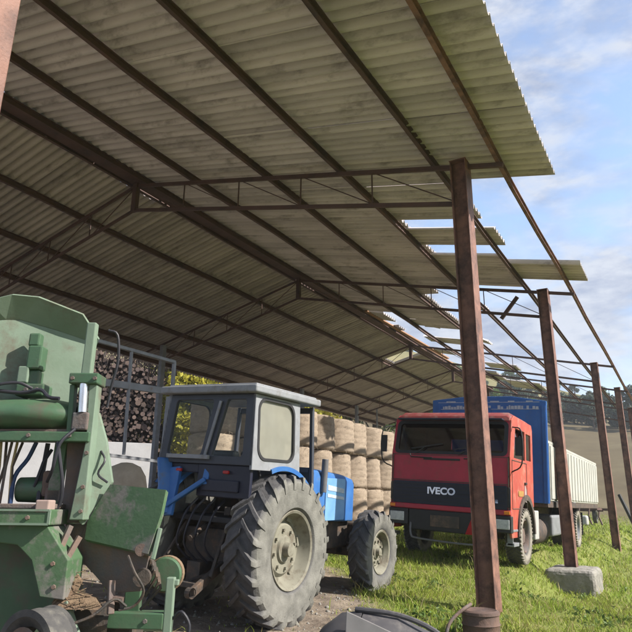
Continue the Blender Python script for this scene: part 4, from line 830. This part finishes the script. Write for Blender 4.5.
def make_tree(kind, seed, h, rad, n, size, leaf, z0=.3, lobes=14):
    me, cs = crown_mesh('crown', seed, h, rad, n, size, z0, lobes); me.materials.append(M[leaf])
    t = trunk_mb(h, h*.028, cs, seed); o = t.build('trunk', 'bark', None, smooth=True); tm = o.data; bpy.data.objects.remove(o); TREES[kind] = (me, tm)
def put_tree(kind, x, y, s, label, group, name='tree', rz=None, dz=0):
    me, tm = TREES[kind]; o = thing(name, label, 'tree' if 'tree' in name else 'shrub', (x, y, gz(x, y)-.1+dz), (0, 0, random.uniform(0, 6.28) if rz is None else rz), group); o.scale = (s, s, s*random.uniform(.9, 1.1))
    for nm, m_ in (('crown', me), ('trunk', tm)):
        c = bpy.data.objects.new(nm, m_); COL.objects.link(c); c.parent = o
make_tree('yellow', 1, 6, 2.3, 6500, .12, 'leaf_yellow', .25, 18)
make_tree('green', 2, 6, 2.2, 6500, .12, 'leaf_green', .2, 18)
make_tree('dark', 3, 7, 4.2, 3600, .34, 'leaf_dark', .0, 20)
make_tree('dark_b', 4, 8, 3.4, 3200, .32, 'leaf_dark', .0, 18)
make_tree('olive', 6, 6.5, 3.8, 3200, .3, 'leaf_green', .03, 18)
make_tree('brown', 8, 6, 2.4, 4200, .10, 'leaf_brown', .1, 20)
random.seed(21)
left = [('yellow', -29.0, 32.5, 1.75, 'yellow-green leafy tree seen between the steel rack and the tractor cab'), ('yellow', -25.6, 29.5, 1.35, 'bushy yellow tree behind the left window of the tractor cab'),
        ('green', -27.5, 34.5, 1.75, 'green tree showing above the left half of the tractor roof'), ('yellow', -26.5, 38.5, 1.75, 'tall yellow-leaved tree showing above the right half of the tractor roof'),
        ('yellow', -25.8, 46.4, 1.8, 'bright yellow tree peeping over the top straw bales by the cab roof'), ('green', -25.5, 50, 1.75, 'fresh green tree peeping over the middle of the straw stack'),
        ('green', -25.6, 55.7, 1.85, 'green tree at the far end of the straw stack'), ('olive', -22, 62, 1.3, 'olive-green tree beyond the far left corner of the shed'),
        ('yellow', -33.5, 30.5, 1.55, 'yellowing tree behind the right end of the bare thicket'), ('brown', -40, 25, 1.5, 'brown leafless tree at the left behind the white wall'), ('green', -31, 40, 1.9, 'green tree farther back between two yellow trees')]
for kd, x, y, s, lb in left: put_tree(kd, x, y, s, lb, 'trees behind the back of the shed')
# thicket
rs = np.random.default_rng(9); n = 5200
a = rs.uniform(0, 1, n); base = np.stack([-38.2+a*10.5+rs.normal(0, .4, n), 19.6+a*11.5+rs.uniform(0, 3.5, n), np.zeros(n)], -1); base[:, 2] = g(base[:, 0], base[:, 1])+rs.uniform(0, 1, n)*9.2+.3
d = rs.standard_normal((n, 3)); d[:, 2] = np.abs(d[:, 2])+.5; d /= np.linalg.norm(d, axis=1)[:, None]; ln = rs.uniform(.8, 2.6, (n, 1)); sd_ = np.cross(d, rs.standard_normal((n, 3))); sd_ /= np.linalg.norm(sd_, axis=1)[:, None]
w0 = rs.uniform(.012, .05, (n, 1)); up2 = np.cross(d, sd_); e = base+d*ln+rs.normal(0, .08, (n, 3))
V = np.stack([base-sd_*w0, base+sd_*w0*.5+up2*w0, base+sd_*w0*.5-up2*w0, e-sd_*w0*.4, e+sd_*w0*.2+up2*w0*.4, e+sd_*w0*.2-up2*w0*.4], 1).reshape(-1, 3); o6 = np.arange(n)[:, None]*6
F = np.concatenate([o6+np.array([[0, 1, 4, 3]]), o6+np.array([[1, 2, 5, 4]]), o6+np.array([[2, 0, 3, 5]])]); th = finish('thicket', npmesh('thicket', V, F), 'twig'); tag(th, 'dense bare brown thicket of branches rising behind the firewood pile', 'thicket', kind='stuff')
n = 9000; a = rs.uniform(0, 1, n); c = np.stack([-38.2+a*10.5+rs.normal(0, .4, n), 19.9+a*11.5+rs.uniform(.2, 3.5, n), np.zeros(n)], -1); c[:, 2] = g(c[:, 0], c[:, 1])+rs.uniform(0, 9.6, n)*(.9+.1*np.sin(a*19))
V, F = quads(c, .14, rs); lv = finish('dead_leaves', npmesh('dead_leaves', V, F), 'leaf_brown'); tag(lv, 'mass of dead brown leaves in the thicket behind the firewood pile', 'dead leaves', kind='stuff')

# log pile between the wall and the thicket
b = MB(); lg = np.random.default_rng(12); nv = Vector((.75, -.66, .0)); tv = Vector((.66, .75, 0)); z = .9; row = 0
while z < 9.6:
    q = 5.2+.2*(row % 2)
    while q < 12.1:
        r_ = lg.uniform(.07, .19)
        if z < 9.7-.4*max(0, q-8)+lg.uniform(-.3, .3):
            c = Vector((-33.3, 16.9, 0))+tv*(q+lg.uniform(-.05, .05)); c.z = z+lg.uniform(-.06, .06); d = (nv+Vector((lg.normal(0, .08), lg.normal(0, .08), lg.normal(0, .05)))).normalized(); f_ = lg.uniform(-.25, .35)
            b.tube([c-d*.9, c+d*(.3+f_)], [r_, r_*lg.uniform(.75, 1.05)], int(lg.choice([4, 5, 5, 6, 7, 9])))
        q += .29
    z += .245; row += 1
lp = b.build('log_pile', mat('cut_firewood', (.058, .042, .04), (.105, .074, .06), 3, .95, bump=.6, bscale=20, island=.5), None, smooth=True, angle=40); tag(lp, 'tall pile of dark cut firewood above the white wall, behind the steel rack', 'firewood', kind='stuff')
# hillside trees
ORD = ['right-hand', 'second', 'third', 'fourth', 'fifth', 'sixth', 'seventh', 'eighth', 'ninth', 'tenth', 'eleventh', 'twelfth', 'thirteenth', 'fourteenth', 'fifteenth', 'sixteenth', 'seventeenth', 'eighteenth', 'nineteenth', 'twentieth', 'twenty-first', 'twenty-second', 'twenty-third', 'twenty-fourth', 'twenty-fifth', 'twenty-sixth', 'twenty-seventh', 'twenty-eighth']
for k in range(28):
    th_ = math.radians(2.0+k*.82+random.uniform(-.2, .2)); r_ = 124+random.uniform(-5, 9)+k*.3
    put_tree(('dark', 'dark_b', 'dark', 'olive')[k % 4] if k % 7 else 'dark_b', -r_*math.sin(th_), r_*math.cos(th_), random.uniform(.6, .95), 'dark tree in the hillside tree line above the brown field, %s from the right' % ORD[k], 'dark trees in the line across the hillside')
for k in range(18):
    th_ = math.radians(5+k*1.35+random.uniform(-.5, .5)); r_ = 190+random.uniform(-25, 8)
    put_tree(('olive', 'dark', 'dark_b')[k % 3], -r_*math.sin(th_), r_*math.cos(th_), random.uniform(.35, .7), 'small tree on the upper hill behind the shed roof, %s from the right' % ORD[k], 'trees scattered on the upper hill')

# ---------------------------------------------------------------- foreground and field clutter
def vp(a, b): return r0*a+Vector((-math.sin(yaw), math.cos(yaw), 0))*b
q = vp(.40, 4.8); gq = gz(q.x, q.y)
tg = thing('metal_trough', 'upturned dark sheet-metal trough with a pale worn end lying at the bottom edge', 'trough', (q.x, q.y, gq), (0, 0, yaw+math.radians(-14)))
hh = .50-gq
b = MB(); secs = []
for u, s_ in ((-.44, .62), (-.34, .82), (-.2, .97), (-.05, 1.0)):
    secs.append([(u, -.34*math.cos(math.radians(a)), hh*s_*math.sin(math.radians(a))**.8 if a not in (0, 180) else 0) for a in range(0, 181, 15)])
loft(secs).build('trough_shell', 'plastic', tg, smooth=True, angle=50)
b = MB(); secs = []
for u, s_ in ((-.04, .99), (.2, .96), (.45, .80), (.62, .6)):
    secs.append([(u, -.36*math.cos(math.radians(a)), hh*s_*math.sin(math.radians(a))**.8 if a not in (0, 180) else 0) for a in range(0, 181, 15)])
loft(secs).build('trough_half', 'plastic', tg, smooth=True, angle=50)
MB().plate([(-.13, .05), (.30, .02), (.22, hh*.84), (.02, hh*.95), (-.13, hh*1.03)], [], .012, lambda u, v, w: (u, -.40+.20*v/hh+w, v)).build('pale_end', 'palepanel', tg, bevel=.004, label='pale grey worn panel')
MB().tube([(-.1, -.02, hh+.01), (.2, -.05, hh*.985), (.45, -.08, hh*.86), (.62, -.1, hh*.64)], .018, 8).build('rolled_edge', 'plastic', tg, smooth=True)
q = vp(1.72, 7.0); gq = gz(q.x, q.y)
dr = MB().lathe([(-.02, 0), (-.02, .185), (.05, .187), (.06, .196), (.075, .187), (.18, .187), (.19, .197), (.205, .187), (.27, .186), (.275, .196), (.30, .19), (.312, .165), (.300, .14), (.297, .05), (.305, .0)], 36, 'Z').build('drum', 'drum', None, smooth=True, angle=45); dr.location = (q.x, q.y, gq-.05); dr.scale = (1, 1, (.25-gq)/.31)
tag(dr, 'short rusty brown drum standing at the foot of the nearest post', 'drum')
q2 = vp(1.50, 6.85); b = MB().tube([tuple(vp(1.30, 6.8))[:2]+(gz(*tuple(vp(1.30, 6.8))[:2])+.0,), tuple(vp(1.36, 6.85))[:2]+(.08,), tuple(vp(1.46, 6.9))[:2]+(.17,), tuple(vp(1.56, 6.95))[:2]+(.225,), tuple(vp(1.66, 7.15))[:2]+(.23,)], .017, 8)
o = b.build('hose', 'rustplate', None, smooth=True); tag(o, 'thin brown hose looped against the rusty drum', 'hose')
b = MB(); pts = [vp(1.56+.2*math.cos(t_), 6.65+.12*math.sin(t_)) for t_ in np.linspace(0, 6.28, 20)]
b.tube([(p.x, p.y, gz(p.x, p.y)+.05) for p in pts], .022, 8, cap=False); o = b.build('wire_coil', 'grey', None, smooth=True); tag(o, 'pale coil lying on the grass in front of the rusty drum', 'coil')
pts = [vp(-.72+.2*math.cos(t_)-.0, 5.1+.2*math.sin(t_)) for t_ in np.linspace(0, 6.28, 28)]
# scrap beyond
sc = thing('old_harrow', 'rusty old harrow frame standing in the grass beyond the lorry', 'harrow', (-6.4, 37.5, gz(-6.4, 37.5)))
b = MB(); zz = gz(-6.4, 37.5)
for k in range(4): b.beam((-8.6+k*1.4, 37, zz+.75), (-8.2+k*1.4, 38.2, zz+.7), .1, .1)
b.beam((-9, 37.4, zz+.8), (-3.9, 37.6, zz+.72), .12, .12).beam((-9, 38.1, zz+.7), (-4.2, 38.2, zz+.66), .1, .1).build('frame', 'rust_dark', sc, world=True)
for k in range(10): MB().tube([(-8.8+k*.5, 37.5, zz+.8), (-8.85+k*.5, 37.3, zz+.35), (-8.7+k*.5, 37.1, zz-.05)], .045, 6).build('tine', 'rust_dark', sc, world=True)
b = MB().box(-6.6, -5.5, 37.2, 37.9, zz+.8, zz+1.25).build('seed_box', 'grey', sc, world=True, bevel=.04)
for xx in (-8.7, -4.6):
    w_ = tyre_mb(.42, .2, .22, 0).build('wheel', 'rubber', sc, smooth=True); w_.location = (xx+6.4, .4, .4)
zz = gz(-2.5, 34)
o = MB().beam((-2.2, 34.2, gz(-2.2, 34.2)-.1), (-3.0, 34.4, gz(-2.2, 34.2)+2.0), .5, .12, w1=.12).build('plank', 'black', None, bevel=.01); tag(o, 'dark board leaning in the grass by the far posts', 'board')
o = MB().box(-.35, .35, -.3, .3, 0, .5).build('drum', 'whitep', None, bevel=.1, seg=3); o.name = 'plastic_tub'; o.location = (-5.1, 36.2, gz(-5.1, 36.2)); tag(o, 'small white tub beside the rusty harrow', 'tub')

# ---------------------------------------------------------------- grass, straw, stones
rs = np.random.default_rng(4)
def scatter(n, r_a, r_b, pw=1.):
    th = yaw+np.radians(rs.uniform(-36, 40, n)); r_ = r_a+(r_b-r_a)*rs.uniform(0, 1, n)**pw
    return -r_*np.sin(th), r_*np.cos(th)
def blades(n, r_a, r_b, hmin, hmax, wd, pw=1.):
    x, y = scatter(n, r_a, r_b, pw); gm_ = grassy(x, y); cl_ = .5+.5*np.sin(x*4.1+np.sin(y*3.3)*2)*np.sin(y*3.7+np.cos(x*2.9)*2)
    keep = (rs.uniform(0, 1, n) < gm_*(.35+.65*cl_)+.012)
    x, y, cl_ = x[keep], y[keep], cl_[keep]; n = len(x); z = g(x, y)-.01
    h = rs.uniform(hmin, hmax, n)*(.45+.8*cl_)*rs.uniform(.6, 1.3, n); an = rs.uniform(0, 6.28, n); wx, wy = np.cos(an)*wd, np.sin(an)*wd; lean = rs.uniform(.2, 1.3, n)*h; la = rs.uniform(0, 6.28, n)
    lx, ly = np.cos(la)*lean, np.sin(la)*lean; Z0 = np.zeros(n)
    p = np.stack([x, y, z], -1)
    V = np.stack([p+np.stack([-wx, -wy, Z0], -1), p+np.stack([wx, wy, Z0], -1), p+np.stack([wx*.7+lx*.35, wy*.7+ly*.35, h*.62], -1), p+np.stack([-wx*.7+lx*.35, -wy*.7+ly*.35, h*.62], -1), p+np.stack([lx+wx*.1, ly+wy*.1, h], -1), p+np.stack([lx-wx*.1, ly-wy*.1, h], -1)], 1).reshape(-1, 3)
    o = np.arange(n)[:, None]*6; return V, np.concatenate([o+np.array([[0, 1, 2, 3]]), o+np.array([[3, 2, 4, 5]])])
parts = [blades(150000, 4.2, 14, .035, .115, .006), blades(80000, 13, 26, .05, .14, .011), blades(36000, 25, 48, .08, .2, .025)]
off = 0; VV, FF = [], []
for V, F in parts: VV.append(V); FF.append(F+off); off += len(V)
gmat = leafmat('grass_blades', (.205, .295, .04), (.30, .345, .065), .42, .38)
go = finish('grass', npmesh('grass', np.concatenate(VV), np.concatenate(FF)), gmat); tag(go, 'fresh green grass growing between the shed and the field', 'grass', kind='stuff')
VV, FF, off = [], [], 0
for V, F in (blades(22000, 4.2, 14, .06, .19, .004), blades(9000, 13, 30, .09, .22, .009)): VV.append(V); FF.append(F+off); off += len(V)
go = finish('dry_grass', npmesh('dry_grass', np.concatenate(VV), np.concatenate(FF)), leafmat('dry_grass_blades', (.34, .29, .13), (.26, .22, .09), .3, .4)); tag(go, 'dry straw-coloured grass stems mixed through the green grass', 'dry grass', kind='stuff')
# broad-leaved weeds
x, y = scatter(5200, 4.5, 22); kp = (grassy(x, y) > .6) & (np.sin(x*2.3+1)*np.sin(y*1.9) > .25); x, y = x[kp], y[kp]; n = len(x)
c = np.repeat(np.stack([x, y, g(x, y)+.04], -1), 5, 0); c[:, :2] += rs.normal(0, .045, (5*n, 2)); c[:, 2] += rs.uniform(-.02, .03, 5*n)
V, F = quads(c, .032, rs); wo = finish('weeds', npmesh('weeds', V, F), leafmat('weed_leaves', (.075, .13, .03), (.11, .16, .04), .3, .3)); tag(wo, 'low broad-leaved weeds in darker green patches among the grass', 'weeds', kind='stuff')
# dry tufts along the edge
x, y = scatter(16000, 5, 24); e = np.exp(-((x-bound(y))/.5)**2); kp = rs.uniform(0, 1, len(x)) < .08+.6*e; x, y = x[kp], y[kp]; n = len(x)
c = np.stack([x, y, g(x, y)+rs.uniform(.004, .03, n)], -1); an = rs.uniform(0, 6.28, n); ln = rs.uniform(.03, .10, n); d = np.stack([np.cos(an)*ln, np.sin(an)*ln, rs.normal(0, .012, n)], -1); w_ = np.stack([-np.sin(an)*.004, np.cos(an)*.004, np.zeros(n)], -1)
V = np.stack([c-d-w_, c+d-w_, c+d+w_, c-d+w_], 1).reshape(-1, 3); so = finish('straw_litter', npmesh('straw_litter', V, np.arange(4*n).reshape(n, 4)), 'straw'); tag(so, 'dry straw litter scattered on the bare earth by the tractor', 'straw', kind='stuff')
x, y = scatter(2600, 4.2, 12); kp = grassy(x, y) < .4; x, y = x[kp], y[kp]; n = len(x)
V0 = np.array([(1, 0, 0), (-1, 0, 0), (0, 1, 0), (0, -1, 0), (0, 0, 1), (0, 0, -1)], float); F0 = np.array([(0, 2, 4), (2, 1, 4), (1, 3, 4), (3, 0, 4), (2, 0, 5), (1, 2, 5), (3, 1, 5), (0, 3, 5)])
s_ = rs.gamma(2, .006, (n, 1, 1))+.006; V = (V0[None]*s_*rs.uniform(.6, 1.3, (n, 6, 3))+np.stack([x, y, g(x, y)], -1)[:, None]).reshape(-1, 3); F = (F0[None]+np.arange(n)[:, None, None]*6).reshape(-1, 3)
st = finish('gravel', npmesh('gravel', V, F), 'concrete'); tag(st, 'loose small stones on the bare earth', 'gravel', kind='stuff')

# ---------------------------------------------------------------- air
hz = MB().box(-300, 270, -110, 400, -3.5, 85).build('haze', 'black', None); hz.data.materials.clear(); tag(hz, kind='stuff')
hm = bpy.data.materials.new('haze_air'); hm.use_nodes = True; N = hm.node_tree.nodes; N.clear(); o = N.new('ShaderNodeOutputMaterial'); v_ = N.new('ShaderNodeVolumePrincipled')
v_.inputs['Color'].default_value = (.82, .88, .95, 1); v_.inputs['Density'].default_value = .00075; v_.inputs['Anisotropy'].default_value = .2; hm.node_tree.links.new(v_.outputs[0], o.inputs['Volume']); hz.data.materials.append(hm)
